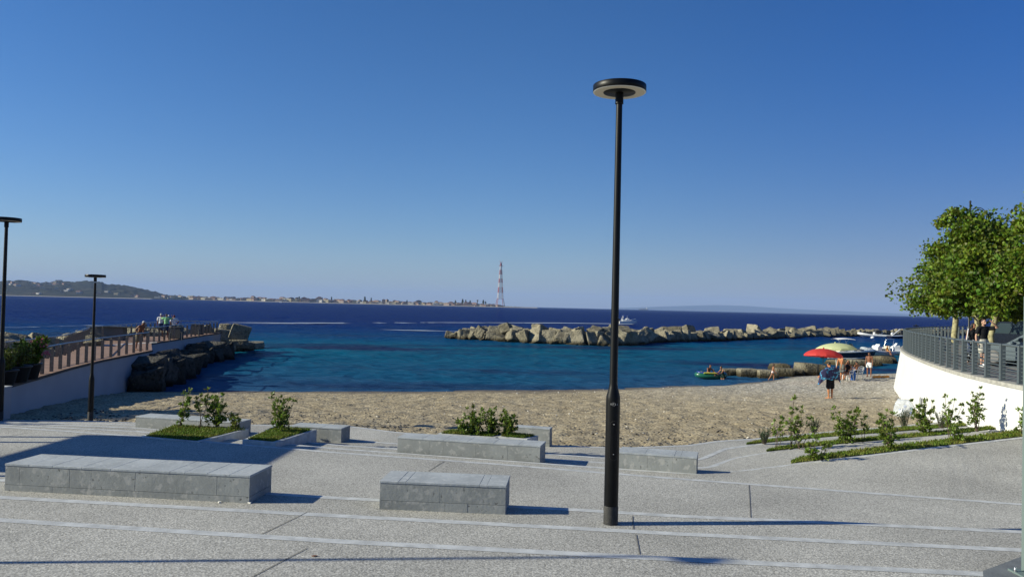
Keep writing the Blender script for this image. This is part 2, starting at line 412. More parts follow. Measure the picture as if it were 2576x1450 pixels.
def rampn(N, L, fac, stops):
    r = N.new('ShaderNodeValToRGB'); L.new(fac, r.inputs[0]); e = r.color_ramp.elements
    e[0].position, e[0].color = stops[0][0], tuple(stops[0][1])+(1,); e[1].position, e[1].color = stops[-1][0], tuple(stops[-1][1])+(1,)
    for p, c in stops[1:-1]:
        q = e.new(p); q.color = tuple(c)+(1,)
    return r
def mixc(N, L, fac, a, b, mode='MIX'):
    m = N.new('ShaderNodeMix'); m.data_type = 'RGBA'; m.blend_type = mode
    if hasattr(fac, 'links') or hasattr(fac, 'node'): L.new(fac, m.inputs[0])
    else: m.inputs[0].default_value = fac
    for s, v in ((6, a), (7, b)):
        if isinstance(v, tuple): m.inputs[s].default_value = v+(1,)
        else: L.new(v, m.inputs[s])
    return m.outputs[2]
pos = g.outputs['Position']
r1 = rampn(N, L, nz(N, L, pos, 1.1, 6).outputs['Fac'], [(.34, (.32, .262, .168)), (.5, (.365, .302, .198)), (.66, (.42, .355, .24))])
n2 = nz(N, L, pos, 14, 3)
r2 = rampn(N, L, n2.outputs['Fac'], [(.36, (.32, .32, .34)), (.45, (.85, .84, .82)), (.6, (1.08, 1.08, 1.08)), (.70, (1.35, 1.36, 1.38))])
c = mixc(N, L, 1.0, r1.outputs[0], r2.outputs[0], 'MULTIPLY')
# grey shingle towards the berm on the right
sx = N.new('ShaderNodeSeparateXYZ'); L.new(pos, sx.inputs[0])
mr = N.new('ShaderNodeMapRange'); mr.inputs['From Min'].default_value = 4; mr.inputs['From Max'].default_value = 16; L.new(sx.outputs[0], mr.inputs['Value'])
mr2 = N.new('ShaderNodeMapRange'); mr2.inputs['From Min'].default_value = 30; mr2.inputs['From Max'].default_value = 44; L.new(sx.outputs[1], mr2.inputs['Value'])
mm = N.new('ShaderNodeMath'); mm.operation = 'MULTIPLY'; L.new(mr.outputs[0], mm.inputs[0]); L.new(mr2.outputs[0], mm.inputs[1])
vo = N.new('ShaderNodeTexVoronoi'); vo.inputs['Scale'].default_value = 11; L.new(pos, vo.inputs['Vector'])
bw = N.new('ShaderNodeRGBToBW'); L.new(vo.outputs['Color'], bw.inputs[0])
r3 = rampn(N, L, bw.outputs[0], [(.2, (.17, .165, .155)), (.5, (.34, .32, .28)), (.8, (.52, .50, .46))])
m3 = N.new('ShaderNodeMath'); m3.operation = 'MULTIPLY'; L.new(mm.outputs[0], m3.inputs[0]); m3.inputs[1].default_value = .75
c = mixc(N, L, m3.outputs[0], c, r3.outputs[0])
# wet sand at the water line
wz = N.new('ShaderNodeMapRange'); wz.inputs['From Min'].default_value = -1.52; wz.inputs['From Max'].default_value = -1.66; L.new(sx.outputs[2], wz.inputs['Value'])
c = mixc(N, L, wz.outputs[0], c, (.115, .10, .085))
L.new(c, b.inputs['Base Color']); b.inputs['Roughness'].default_value = .9; b.inputs['Specular IOR Level'].default_value = .2
bp = N.new('ShaderNodeBump'); bp.inputs['Strength'].default_value = .9; bp.inputs['Distance'].default_value = .05
L.new(nz(N, L, pos, 9, 4).outputs['Fac'], bp.inputs['Height']); L.new(bp.outputs[0], b.inputs['Normal'])
ys = np.concatenate([np.arange(19.4, 46, .085), np.arange(46, 74, .16)]); xs = np.arange(-22, 34, .115)
XX, YY = np.meshgrid(xs, ys)
ZZ = sand_base(XX, YY)
rough = np.clip((-1.45-ZZ)/.25+1, .15, 1)*0+np.clip((ZZ+1.72)/.25, 0.05, 1)
ZZ = ZZ+rough*(.030*vnoise(XX*3.1, YY*3.1, 0, 5)+.055*np.minimum(0, vnoise(XX*2.3+9, YY*2.3, 0, 9)+.15)+.020*vnoise(XX*6, YY*6, 0, 6)+.03*vnoise(XX*.5, YY*.5, 0, 7))
V = np.stack([XX.ravel(), YY.ravel(), ZZ.ravel()], 1)
struct(np_mesh('beach_sand', V, grid_faces(len(ys), len(xs)), M_sand, smooth=True))

# ---- sea
SEA = -1.70
M_sea = bpy.data.materials.new('sea_water'); M_sea.use_nodes = True
N, L = nodes(M_sea); N.remove(N['Principled BSDF']); outn = N['Material Output']
g = N.new('ShaderNodeNewGeometry'); pos = g.outputs['Position']; sx = N.new('ShaderNodeSeparateXYZ'); L.new(pos, sx.inputs[0])
warp = nz(N, L, pos, .035, 3); 
ws = N.new('ShaderNodeMath'); ws.operation = 'MULTIPLY_ADD'; L.new(warp.outputs['Fac'], ws.inputs[0]); ws.inputs[1].default_value = 60; L.new(sx.outputs[1], ws.inputs[2])
# rotate the depth bands a little: cove deepens away from the beach
wx = N.new('ShaderNodeMath'); wx.operation = 'MULTIPLY_ADD'; L.new(sx.outputs[0], wx.inputs[0]); wx.inputs[1].default_value = -.30; L.new(ws.outputs[0], wx.inputs[2])
dp = N.new('ShaderNodeMapRange'); dp.inputs['From Min'].default_value = 30+30; dp.inputs['From Max'].default_value = 230+30; L.new(wx.outputs[0], dp.inputs['Value'])
body = rampn(N, L, dp.outputs[0], [(0, (.030, .070, .150)), (.08, (.018, .070, .150)), (.16, (.006, .068, .135)), (.30, (.003, .080, .140)), (.40, (.002, .058, .135)), (.52, (.001, .027, .115)), (.75, (.001, .013, .098)), (1, (.001, .009, .090))])  # near-shore stops: shallow-water tone with lavender reflection put into the colour
# seagrass patches
pn = nz(N, L, pos, .06, 4); mpn = N.new('ShaderNodeMapping'); mpn.inputs['Scale'].default_value = (.45, 1.3, 1); L.new(pos, mpn.inputs[0]); L.new(mpn.outputs[0], pn.inputs['Vector'])
pr = rampn(N, L, pn.outputs['Fac'], [(.52, (0, 0, 0)), (.66, (1, 1, 1))])
near_m = N.new('ShaderNodeMapRange'); near_m.inputs['From Min'].default_value = 150; near_m.inputs['From Max'].default_value = 100; L.new(sx.outputs[1], near_m.inputs['Value'])
pm = N.new('ShaderNodeMath'); pm.operation = 'MULTIPLY'; L.new(pr.outputs[0], pm.inputs[0]); L.new(near_m.outputs[0], pm.inputs[1])
c = mixc(N, L, pm.outputs[0], body.outputs[0], (.010, .018, .060))
df = N.new('ShaderNodeBsdfDiffuse'); L.new(c, df.inputs[0])
gl_ = N.new('ShaderNodeBsdfGlossy'); gl_.inputs['Roughness'].default_value = .10; gl_.inputs[0].default_value = (.72, .88, 1, 1)
# wave height: long, crosswise ripples of several sizes, lighter where the wind has not reached
def wavenode(scale, sx_, sy_, d):
    mp = N.new('ShaderNodeMapping'); mp.inputs['Scale'].default_value = (sx_, sy_, 1); mp.inputs['Rotation'].default_value = (0, 0, .15); L.new(pos, mp.inputs[0])
    n = N.new('ShaderNodeTexNoise'); n.inputs['Scale'].default_value = scale; n.inputs['Detail'].default_value = d; n.inputs['Roughness'].default_value = .6; L.new(mp.outputs[0], n.inputs['Vector']); return n
w1 = wavenode(1.0, .45, 1.1, 5); w2 = wavenode(.16, .5, 1.2, 4); w3 = wavenode(.03, .4, 1.2, 3)
a1 = N.new('ShaderNodeMath'); a1.operation = 'MULTIPLY_ADD'; L.new(w2.outputs['Fac'], a1.inputs[0]); a1.inputs[1].default_value = 3.2; L.new(w1.outputs['Fac'], a1.inputs[2])
a2 = N.new('ShaderNodeMath'); a2.operation = 'MULTIPLY_ADD'; L.new(w3.outputs['Fac'], a2.inputs[0]); a2.inputs[1].default_value = 9; L.new(a1.outputs[0], a2.inputs[2])
bp = N.new('ShaderNodeBump'); bp.inputs['Strength'].default_value = 1.0; bp.inputs['Distance'].default_value = .30
L.new(a2.outputs[0], bp.inputs['Height']); L.new(bp.outputs[0], df.inputs['Normal']); L.new(bp.outputs[0], gl_.inputs['Normal'])
fr = N.new('ShaderNodeFresnel'); fr.inputs[0].default_value = 1.33; L.new(bp.outputs[0], fr.inputs['Normal'])
fm = N.new('ShaderNodeMapRange'); fm.inputs['From Min'].default_value = 0.0; fm.inputs['From Max'].default_value = 1.0; fm.inputs['To Min'].default_value = 0.02; fm.inputs['To Max'].default_value = .19; L.new(fr.outputs[0], fm.inputs['Value'])
mx = N.new('ShaderNodeMixShader'); L.new(fm.outputs[0], mx.inputs[0]); L.new(df.outputs[0], mx.inputs[1]); L.new(gl_.outputs[0], mx.inputs[2])
L.new(mx.outputs[0], outn.inputs[0])
# the surface itself: wavelets in the cove, longer waves outside
vv = np.concatenate([np.arange(4.9*796/38, 1.6, -.34), np.geomspace(1.55, .1, 30)])
yy = np.concatenate([[14, 24, 32], 4.9*796/vv]); tt = np.concatenate([np.linspace(-2.2, -.74, 20), np.linspace(-.72, .72, 1000), np.linspace(.74, 2.2, 20)])
TT, YW = np.meshgrid(tt, yy); XW = TT*YW
wob = 6*vnoise(XW/30, YW/30, 0, 40)
sheltered = np.clip((YW-95+wob)/60, 0, 1)
fade = np.clip(1.6-YW/160, 0, 1); fade2 = np.clip(1.6-YW/500, .0, 1); edge = np.clip((YW-36)/14, .25, 1)
def ridged(n): return (1-np.abs(n))*2-1.2
ZW = SEA+edge*(fade*(.050*ridged(vnoise(XW/1.5+.3*YW, YW/1.0, 0, 31))+.024*vnoise(XW/.7, YW/.6, 0, 32))+.075*ridged(vnoise(XW/3.6-.1*YW, YW/2.1, 0, 33))*(.7+.9*sheltered)*fade2
      +.10*vnoise(XW/12, YW/6.5, 0, 34)*sheltered*fade2+.22*vnoise(XW/45, YW/22, 0, 35)*sheltered*np.clip(2-YW/1500, 0, 1))
ZW = ZW-np.maximum(0, YW-4000)*0
o = np_mesh('sea', np.stack([XW.ravel(), YW.ravel(), ZW.ravel()], 1), grid_faces(len(yy), len(tt)), M_sea, smooth=True); struct(o)
# wake of the speedboat: thin foam on the water
M_foam = bpy.data.materials.new('foam'); M_foam.use_nodes = True; N, L = nodes(M_foam); b = N['Principled BSDF']
b.inputs['Base Color'].default_value = (.62, .68, .72, 1); b.inputs['Roughness'].default_value = .9
tc = N.new('ShaderNodeNewGeometry'); mp = N.new('ShaderNodeMapping'); mp.inputs['Scale'].default_value = (.10, .55, 1); L.new(tc.outputs['Position'], mp.inputs[0])
n = nz(N, L, mp.outputs[0], 1.0, 5); at = N.new('ShaderNodeVertexColor'); at.layer_name = 'dens'
sp = N.new('ShaderNodeSeparateColor'); L.new(at.outputs[0], sp.inputs[0])
ad = N.new('ShaderNodeMath'); ad.operation = 'ADD'; L.new(n.outputs['Fac'], ad.inputs[0]); L.new(sp.outputs[0], ad.inputs[1])
rr = N.new('ShaderNodeMapRange'); rr.inputs['From Min'].default_value = .80; rr.inputs['From Max'].default_value = 1.25; L.new(ad.outputs[0], rr.inputs['Value'])
L.new(rr.outputs[0], b.inputs['Alpha'])
def foam(name, pts, dz=.16):       # pts: (x, y, width m, density)
    A = []; dens = []
    xs = np.linspace(pts[0][0], pts[-1][0], 60); V = []
    for x in xs:
        y, wd, de = lerp_poly(pts, x); c = P(x, y, SEA+dz)
        for t in (-1, -.5, 0, .5, 1):
            V.append((c.x, c.y+wd*t, SEA+dz)); dens.append(de if abs(t) < .9 else 0)
    o = np_mesh(name, np.array(V), grid_faces(60, 5), M_foam)
    ca = o.data.color_attributes.new('dens', 'FLOAT_COLOR', 'POINT')
    ca.data.foreach_set('color', np.repeat(np.array(dens, np.float32), 4))
    return tag(o, kind='structure')
foam('wake_foam', [(556, 810.5, 8, .36), (700, 812, 8, .46), (900, 811.5, 7, .50), (1100, 810.5, 6, .52), (1250, 811, 4, .6), (1400, 811.5, 3.4, .85), (1500, 812.8, 3.0, .85), (1592, 814.6, 2.4, 1)])
foam('current_foam', [(940, 827, 1.6, .25), (1010, 829.5, 2.6, .48), (1060, 830.5, 2.6, .5), (1120, 832, 1.6, .3), (1200, 833, 1.5, .35), (1300, 831, 1, .2)])
foam('current_foam', [(0, 822, 4, .34), (80, 822, 5, .40), (200, 818, 5, .36), (380, 822, 2, .28), (560, 824, 2, .3)])

# ---- far shore: hill and low point with its town
M_hill = mat('scrub_hillside', (.010, .016, .012), .95, c2=(.045, .042, .028), vs=.012, coords='World', detail=6, vdist=(.45, .7), spec=.1)
M_shore = mat('far_beach', (.34, .31, .27), .9, spec=.1)
ridge = [(-400, 700), (-150, 703), (9, 707.7), (41, 706.8), (76, 707.7), (100, 711.6), (114, 709.5), (132, 711), (146, 707), (162, 707.5), (178, 709), (210, 708), (228, 707), (236, 709.5), (256, 710), (261, 714), (277, 716.6), (299, 718.8), (324, 722), (338, 723), (356, 727.3), (373, 730.8), (391, 735.3), (409, 739.4), (427, 742.5), (444, 744.5), (470, 747), (560, 751)]
RY, SY0 = 4700.0, 3560.0
nx_, ny_ = 420, 40
xs = np.linspace(-400, 560, nx_); V = []
for j in range(ny_):
    t = j/(ny_-1)
    for i, x in enumerate(xs):
        Y = SY0+(RY-SY0)*t
        zr = PY(x, lerp_poly(ridge, x)[0], RY).z
        zr = max(zr, 4)
        z = SEA+.5+(zr-SEA)*(min(1, t*1.02)**.75)
        V.append([0, Y, z, x])
V = np.array(V); Xp = np.array([PY(x, 740, 1000).x/1000 for x in V[:, 3]])
V[:, 0] = Xp*V[:, 1]
bumps = np.clip(vnoise(V[:, 0]/22, V[:, 1]/40, 0, 3), 0, 1)*9+fbm(V[:, 0]/120, V[:, 1]/120, 0, 4)*5
tt = (V[:, 1]-SY0)/(RY-SY0); V[:, 2] += bumps*np.clip(tt*3, 0, 1)*np.clip((V[:, 2]+2)/30, 0, 1)
struct(np_mesh('far_hill', V[:, :3], grid_faces(ny_, nx_), M_hill, smooth=True))
hillV = V.reshape(ny_, nx_, 4)
# low point
pt = [(380, 12, 1), (700, 10, 1), (1000, 8, .9), (1150, 7, .8), (1250, 5, .5), (1300, 2.5, .25), (1345, .8, .06)]
xs = np.linspace(380, 1345, 300); V = []
for j, t in enumerate(np.linspace(0, 1, 12)):
    for x in xs:
        h, s = lerp_poly(pt, x); Y = 3620+t*700*s; z = SEA+.6+min(1, t*3)*h
        V.append((PY(x, 760, 1000).x/1000*Y, Y, z))
V = np.array(V); V[:, 2] += np.clip(vnoise(V[:, 0]/18, V[:, 1]/30, 0, 8), 0, 1)*5*np.clip((V[:, 2]+1)/6, 0, 1)
struct(np_mesh('low_headland', V, grid_faces(12, 300), M_hill, smooth=True))
V = []
xs = np.linspace(-400, 1352, 300)
for x in xs:
    for k, (dy, z) in enumerate(((-60, SEA+.1), (0, SEA+2.2), (60, SEA+3.4))):
        Y = (SY0 if x < 380 else 3620)+dy; V.append((PY(x, 750, 1000).x/1000*Y, Y, z))
struct(np_mesh('far_beach', np.array(V), grid_faces(300, 3), M_shore))
# very distant coast beyond the strait
V = []; dist = [(1540, 772), (1600, 769), (1660, 764), (1750, 758), (1800, 755), (1880, 758), (1950, 765), (2050, 772), (2150, 777), (2300, 786), (2420, 780), (2560, 786), (2700, 790)]
xs = np.linspace(1540, 2700, 120)
for Y, k in ((27000, 0), (30000, 1), (33000, 0)):
    for x in xs:
        hz = 770.3+(x-1288)*.0236; y = lerp_poly(dist, x)[0]; z = max(0, (hz-y))*30000/FPX*k*.6-2
        V.append((PY(x, hz, 1000).x/1000*Y, Y, z))
struct(np_mesh('distant_coast', np.array(V), grid_faces(3, 120), M_hill, smooth=True))
# ================================================================== STREET LAMPS
M_black = mat('black_paint', (.0032, .0035, .0042), .42, var=.2, vs=5, bump=.05, bs=80, spec=.22)
M_blackr = mat('black_worn_paint', (.018, .018, .018), .7, c2=(.05, .047, .043), vs=14, vdist=(.5, .78), bump=.3, bs=60)
M_diff = mat('lamp_diffuser', (.62, .55, .42), .5)
M_rim = mat('lamp_rim', (.75, .75, .70), .4)
M_screw = mat('steel', (.5, .5, .5), .35, metal=1)
M_letter = mat('pale_lettering', (.42, .42, .42), .6)
def lamp(loc, H, label, decal=False, sc_=1.0):
    t = empty('street_lamp', loc, 0, label, 'street lamp', 'disc-headed street lamps of the plaza')
    hb = H*.295
    mb = MB(); r0, r1, r2 = .106*sc_, .060*sc_, .047*sc_
    mb.lathe([(r0*.98, .26), (r0, .27), (r0, hb-.10), (r0*.97, hb-.04), (r1*1.12, hb+.09), (r1, hb+.16), (r2, H-.25)], 28)
    mb.build('pole', M_black, t)
    mb = MB(); mb.lathe([(r0*1.03, -.05), (r0*1.03, .26), (r0*1.0, .272)], 28); mb.build('base_sleeve', M_blackr, t)
    hd = empty('lamp_head', (0, 0, 0)); 
    mb = MB(); rd = .40*sc_; z1 = H; th = .105*sc_
    mb.lathe([(rd*.99, z1-th), (rd, z1-th+.004), (rd, z1-.006), (rd*.985, z1), (0, z1+.01)], 48); h = mb.build('lamp_disc', M_black, t)
    bpy.data.objects.remove(hd)
    mb = MB(); mb.lathe([(rd*.60, z1-th-.002), (rd*.94, z1-th-.002)], 48); mb.build('diffuser', M_diff, h)
    mb = MB(); mb.lathe([(rd*.94, z1-th-.003), (rd*.985, z1-th-.004), (rd*.992, z1-th+.006)], 48); mb.build('rim', M_rim, h)
    mb = MB(); mb.lathe([(.0, z1-th-.012), (rd*.60, z1-th-.010), (rd*.61, z1-th+.002)], 48); mb.build('hub_plate', M_black, h)
    mb = MB(); mb.lathe([(.050*sc_, z1-.285*sc_), (.064*sc_, z1-.28*sc_), (.062*sc_, z1-.27*sc_), (.061*sc_, z1-th-.01)], 24); mb.build('collar', M_black, t)
    if decal:
        # inspection door with two screws, and the maker's lettering
        mb = MB(); n = 10
        for k in range(2):
            pass
        zc0, zc1 = hb-.98, hb-.40
        outl = []
        for k in range(33):
            a = pi*k/16
            ax = .055*cos(a); az = (.055*sin(a))+(zc1-.055 if sin(a) >= 0 else zc0+.055)
            outl.append((ax, az))
        def onp(ax, az, r=r0+.0018): th_ = ax/r0; return Vector((r*sin(th_+.08), -r*cos(th_+.08), az))
        mb.tube([onp(*p) for p in outl], .0022, 5, cap=False); mb.build('inspection_door', M_blackr, t)
        for z in (zc0+.09, zc1-.05):
            mb = MB(); mb.ball(onp(0, z), (.008, .005, .008), 8, 6); mb.build('screw', M_screw, t)
        # lettering R O S A (O as a larger ring), laid on the pole as thin strokes
        mb = MB(); zl = hb-.165; s = .026
        def st(pts, r=.0018): mb.tube([onp(x, z, r0+.0016) for x, z in pts], r, 5, cap=False)
        def glyph(x, strokes):
            for q in strokes: st([(x+a*s*.7, zl+b*s) for a, b in q])
        glyph(-.058, [[(0, 0), (0, 1), (.6, 1), (.75, .8), (.6, .55), (0, .52)], [(.35, .52), (.8, 0)]])
        st([(-.012+.0*0+.022*cos(k*pi/8), zl+s*.5+.024*sin(k*pi/8)) for k in range(17)], .0014)
        glyph(-.024, [[(.3, 0), (.3, 1), (.8, 1)], [(.3, .5), (.7, .5)]])
        glyph(.008, [[(.7, .95), (.2, .95), (.1, .7), (.6, .4), (.6, .1), (0, .03)]])
        glyph(.036, [[(0, 0), (.42, 1), (.85, 0)], [(.2, .38), (.65, .38)]])
        mb.build('lettering', M_letter, t)
    return t
lamp(P(1536, 1316, 0), 6.57, 'tall black street lamp in the foreground, maker lettering on its thick foot', True)
lamp(P(-2, 1057, -.60), 6.12, 'black street lamp cut by the left edge, beside the white wall block', sc_=1.0)
lamp(P(227.5, 1056.5, -.62), 4.5, 'small distant-looking black street lamp standing at the sand in front of the pier wall', sc_=.74)

lamp(Vector((-12.0, 8.20, .24)), 6.45, 'black street lamp outside the left edge whose long shadow crosses the foreground', sc_=.8)

# ================================================================== STONE BENCHES
def stone_mat(name, base, light, dark, jt):
    m = bpy.data.materials.new(name); m.use_nodes = True; N, L = nodes(m); b = N['Principled BSDF']
    t = N.new('ShaderNodeTexCoord'); o = t.outputs['Object']
    mp = N.new('ShaderNodeMapping'); L.new(o, mp.inputs[0])
    oi = N.new('ShaderNodeObjectInfo'); L.new(oi.outputs['Random'], mp.inputs['Location'])
    v = mp.outputs[0]
    big = nz(N, L, v, 1.6, 3)
    r0 = rampn(N, L, big.outputs['Fac'], [(.35, tuple(x*.86 for x in base)), (.65, tuple(x*1.12 for x in base))])
    n1 = nz(N, L, v, 9, 5); f1 = rampn(N, L, n1.outputs['Fac'], [(.55, (0, 0, 0)), (.64, (.9, .9, .9))])
    c = mixc(N, L, f1.outputs[0], r0.outputs[0], light)
    n2 = nz(N, L, v, 17, 3); 
    f2 = rampn(N, L, n2.outputs['Fac'], [(.63, (0, 0, 0)), (.68, (1, 1, 1))]); 
    fb = rampn(N, L, big.outputs['Fac'], [(.46, (0, 0, 0)), (.58, (1, 1, 1))])
    c2 = mixc(N, L, 1.0, f2.outputs[0], fb.outputs[0], 'MULTIPLY')
    c = mixc(N, L, c2, c, dark)
    L.new(c, b.inputs['Base Color']); b.inputs['Roughness'].default_value = .8; b.inputs['Specular IOR Level'].default_value = .25
    bp = N.new('ShaderNodeBump'); bp.inputs['Strength'].default_value = .5; bp.inputs['Distance'].default_value = .008; bp.invert = True
    L.new(n2.outputs['Fac'], bp.inputs['Height']); L.new(bp.outputs[0], b.inputs['Normal'])
    return m
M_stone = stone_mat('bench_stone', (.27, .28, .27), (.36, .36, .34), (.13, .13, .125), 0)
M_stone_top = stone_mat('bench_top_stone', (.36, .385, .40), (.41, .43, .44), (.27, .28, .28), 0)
M_jt2 = mat('bench_joint', (.16, .16, .155), .9)
def bench(c4, top_z, z0, cuts_top, cuts_front, label, plinth=.10, base_cuts=()):
    """c4: corners of the seat (front-left, front-right, back-right, back-left) in the picture; top at top_z, foot at z0"""
    q = [P(x, y, top_z) for x, y in c4]
    fl, fr, br, bl = q
    ex = ((fr-fl)+(br-bl))/2; Ln = ex.length; ex = ex.normalized(); ey = Vector((-ex.y, ex.x, 0))
    W = ((bl-fl).dot(ey)+(br-fr).dot(ey))/2
    ctr = (fl+fr+br+bl)/4; H = top_z-z0
    t = empty('stone_bench', (ctr.x, ctr.y, z0), atan2(ex.y, ex.x), label, 'bench', 'grey stone block benches of the plaza')
    def segs(cuts, a, b):
        e = [a]+[a+(b-a)*k for k in cuts]+[b]; return list(zip(e, e[1:]))
    slab = .035; g = .002; rnd = random.Random(hash(label) & 0xffff)
    mb = MB()
    for a, b in segs(cuts_top, -Ln/2-.008, Ln/2+.008):
        mb.box(((a+b)/2, 0, H-slab/2+rnd.uniform(-.001, .001)), (b-a-g, W+.016, slab), bev=.004)
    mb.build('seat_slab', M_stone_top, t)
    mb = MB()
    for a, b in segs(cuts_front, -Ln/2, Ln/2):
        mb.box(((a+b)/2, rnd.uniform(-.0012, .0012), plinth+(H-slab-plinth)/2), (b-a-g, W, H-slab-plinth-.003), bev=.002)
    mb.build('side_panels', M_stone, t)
    mb = MB()
    for a, b in segs(base_cuts, -Ln/2, Ln/2):
        mb.box(((a+b)/2, rnd.uniform(-.002, .002), (plinth-.02)/2-.001), (b-a-g, W+.004, plinth+.02-.003))
    mb.build('plinth', M_stone, t)
    mb = MB(); mb.box((0, 0, H/2-.01), (Ln-.02, W-.02, H-.04)); mb.build('core', M_jt2, t)
    return t
bench([(20, 1164.6), (630.5, 1194.5), (682.7, 1167.9), (99.7, 1140.6)], .44, 0, (.1, .2, .32, .44, .56, .68, .74, .83, .92), (.06, .27, .36, .54, .71, .87),
      'longest stone bench, in the left foreground in front of the blue shadow', base_cuts=(.2, .5, .8))
bench([(956.4, 1208.5), (1270, 1220), (1285.3, 1195.1), (984.3, 1181.9)], .44, 0, (.15, .21, .79, .85), (.48,),
      'short pitted stone bench in the middle foreground, left of the tall lamp', plinth=.14, base_cuts=(.52, .70))
bench([(994, 1098), (1357, 1119.7), (1374.6, 1109.3), (1031.6, 1087)], .10, -.36, (.18, .33, .5, .68, .85), (.23, .33, .56, .78),
      'long stone bench in front of the two small shrub planters, centre of the plaza')
bench([(1558, 1134.7), (1752.5, 1150), (1756, 1134.5), (1563, 1122.5)], .11, -.36, (.35, .72, .8), (.38, .7),
      'stone bench just right of the tall lamp where the steps bend')
bench([(1290, 1071), (1379, 1076.6), (1393.5, 1073), (1310, 1067.5)], -.10, -.60, (.5,), (.5,),
      'small stone bench at the sand, behind the right shrub planter')
bench([(736, 1069.5), (857, 1076.6), (883, 1068), (750, 1061.5)], -.10, -.58, (.3, .6), (.4, .75),
      'stone bench at the sand, right behind the sunlit single-shrub planter')
bench([(342, 1045.7), (606, 1061.5), (626, 1053), (379, 1038.4)], -.10, -.58, (.2, .4, .6, .8), (.3, .6),
      'stone bench behind the shaded planter with the tallest shrubs')
# small rubbish on the paving near the benches
M_paper = mat('paper', (.75, .73, .68), .8)
for (x, y, z) in ((552, 1262.5, .0), (628, 1264, .0)):
    p = P(x, y, z+.004); mb = MB(); mb.prism([(-.03, -.012), (.028, -.02), (.02, .02), (-.012, .024)], 0, .015)
    tag(mb.build('paper_scrap', M_paper, loc=p, rz=x), 'torn white paper scrap at the foot of the longest bench' if x < 600 else 'flat white paper scrap at the right corner of the longest bench', 'litter')
M_leafb = mat('dead_leaf', (.16, .06, .025), .8)
p = P(791, 1397, .244); mb = MB(); mb.prism([(-.035, -.008), (0, -.02), (.04, 0), (0, .02)], 0, .008)
tag(mb.build('dead_leaf', M_leafb, loc=p), 'single brown dead leaf lying on the foreground paving', 'leaf')

# ================================================================== PLANTERS
def planter(c4, label, soil_label, seed, n, z=-.10, z0=-.62):
    q = [P(x, y, z) for x, y in c4]; ctr = sum(q, Vector())/4
    t = empty('planter', (ctr.x, ctr.y, z0), 0, label, 'planter', 'stone-edged planters on the steps')
    loc = [(p.x-ctr.x, p.y-ctr.y) for p in q]; H = z-z0
    inn = [(x*(1-.10/max(.2, abs(x))*1.0), y*(1-.10/max(.2, abs(y)))) for x, y in loc]
    mb = MB(); V = []; F = []
    for lst, zz in ((loc, 0), (loc, H), (inn, H), (inn, H-.05)): V += [(x, y, zz) for x, y in lst]
    for k in range(3):
        for i in range(4):
            j = (i+1) % 4; F.append((k*4+i, k*4+j, k*4+4+j, k*4+4+i))
    mb.add(V, F); mb.build('stone_edge', M_band, t)
    mb = MB(); mb.prism(inn, H-.3, H-.03); mb.build('soil', M_soil, t)
    I = np.array([(x, y, H-.03) for x, y in inn])
    def qf(u, v):
        u = u[:, None]; v = v[:, None]
        return (I[0]*(1-u)+I[1]*u)*(1-v)+(I[3]*(1-u)+I[2]*u)*v
    g = blades('turf', qf, n, .075, soil_label, seed); g.parent = t
    for k in ('label', 'category'): 
        if k in g: del g[k]
    return t, ctr, z
planter([(352, 1097.5), (501.6, 1109.5), (626, 1077.0), (435, 1067)], 'planter in the blue shadow holding the tallest shrubs', 'x', 11, 8000)
planter([(610, 1105.5), (694, 1111.4), (797, 1079), (690, 1071)], 'sunlit planter with one round shrub', 'x', 12, 6000)
planter([(1100, 1090), (1246, 1098.8), (1272, 1089.5), (1129, 1080.5)], 'left one of the two small planters behind the central long bench', 'x', 13, 5000)
planter([(1252, 1097.5), (1325.8, 1103), (1354, 1094.5), (1274, 1088)], 'right one of the two small planters behind the central long bench', 'x', 14, 3500)

# ================================================================== SHRUBS
M_leaf = mat('shrub_leaf', (.10, .155, .018), .42, island=.5, transl=.33, spec=.5, c2=(.18, .24, .03), vs=6)
M_leafy = mat('shrub_leaf_yellow', (.14, .19, .02), .45, island=.5, transl=.3, c2=(.16, .17, .03), vs=6)
M_leafd = mat('spiky_leaf', (.045, .08, .035), .55, island=.5, transl=.15)
M_bark = mat('shrub_bark', (.10, .075, .05), .9, var=.3, vs=20)
def leaves_np(C, D, Lf, Wf, rng, fold=.25):
    n = len(C); D = D/np.linalg.norm(D, axis=1)[:, None]
    A = rng.normal(size=(n, 3)); S = np.cross(D, A); S /= (np.linalg.norm(S, axis=1)[:, None]+1e-9); U = np.cross(S, D)
    Lf = np.broadcast_to(Lf, (n,))[:, None]; Wf = np.broadcast_to(Wf, (n,))[:, None]
    b = C; t = C+D*Lf; m = C+D*Lf*.55
    l = m+S*Wf+U*Wf*fold; r = m-S*Wf+U*Wf*fold
    V = np.concatenate([b, l, t, r]); i = np.arange(n)
    return V, np.stack([i, i+3*n, i+2*n, i+n], 1)
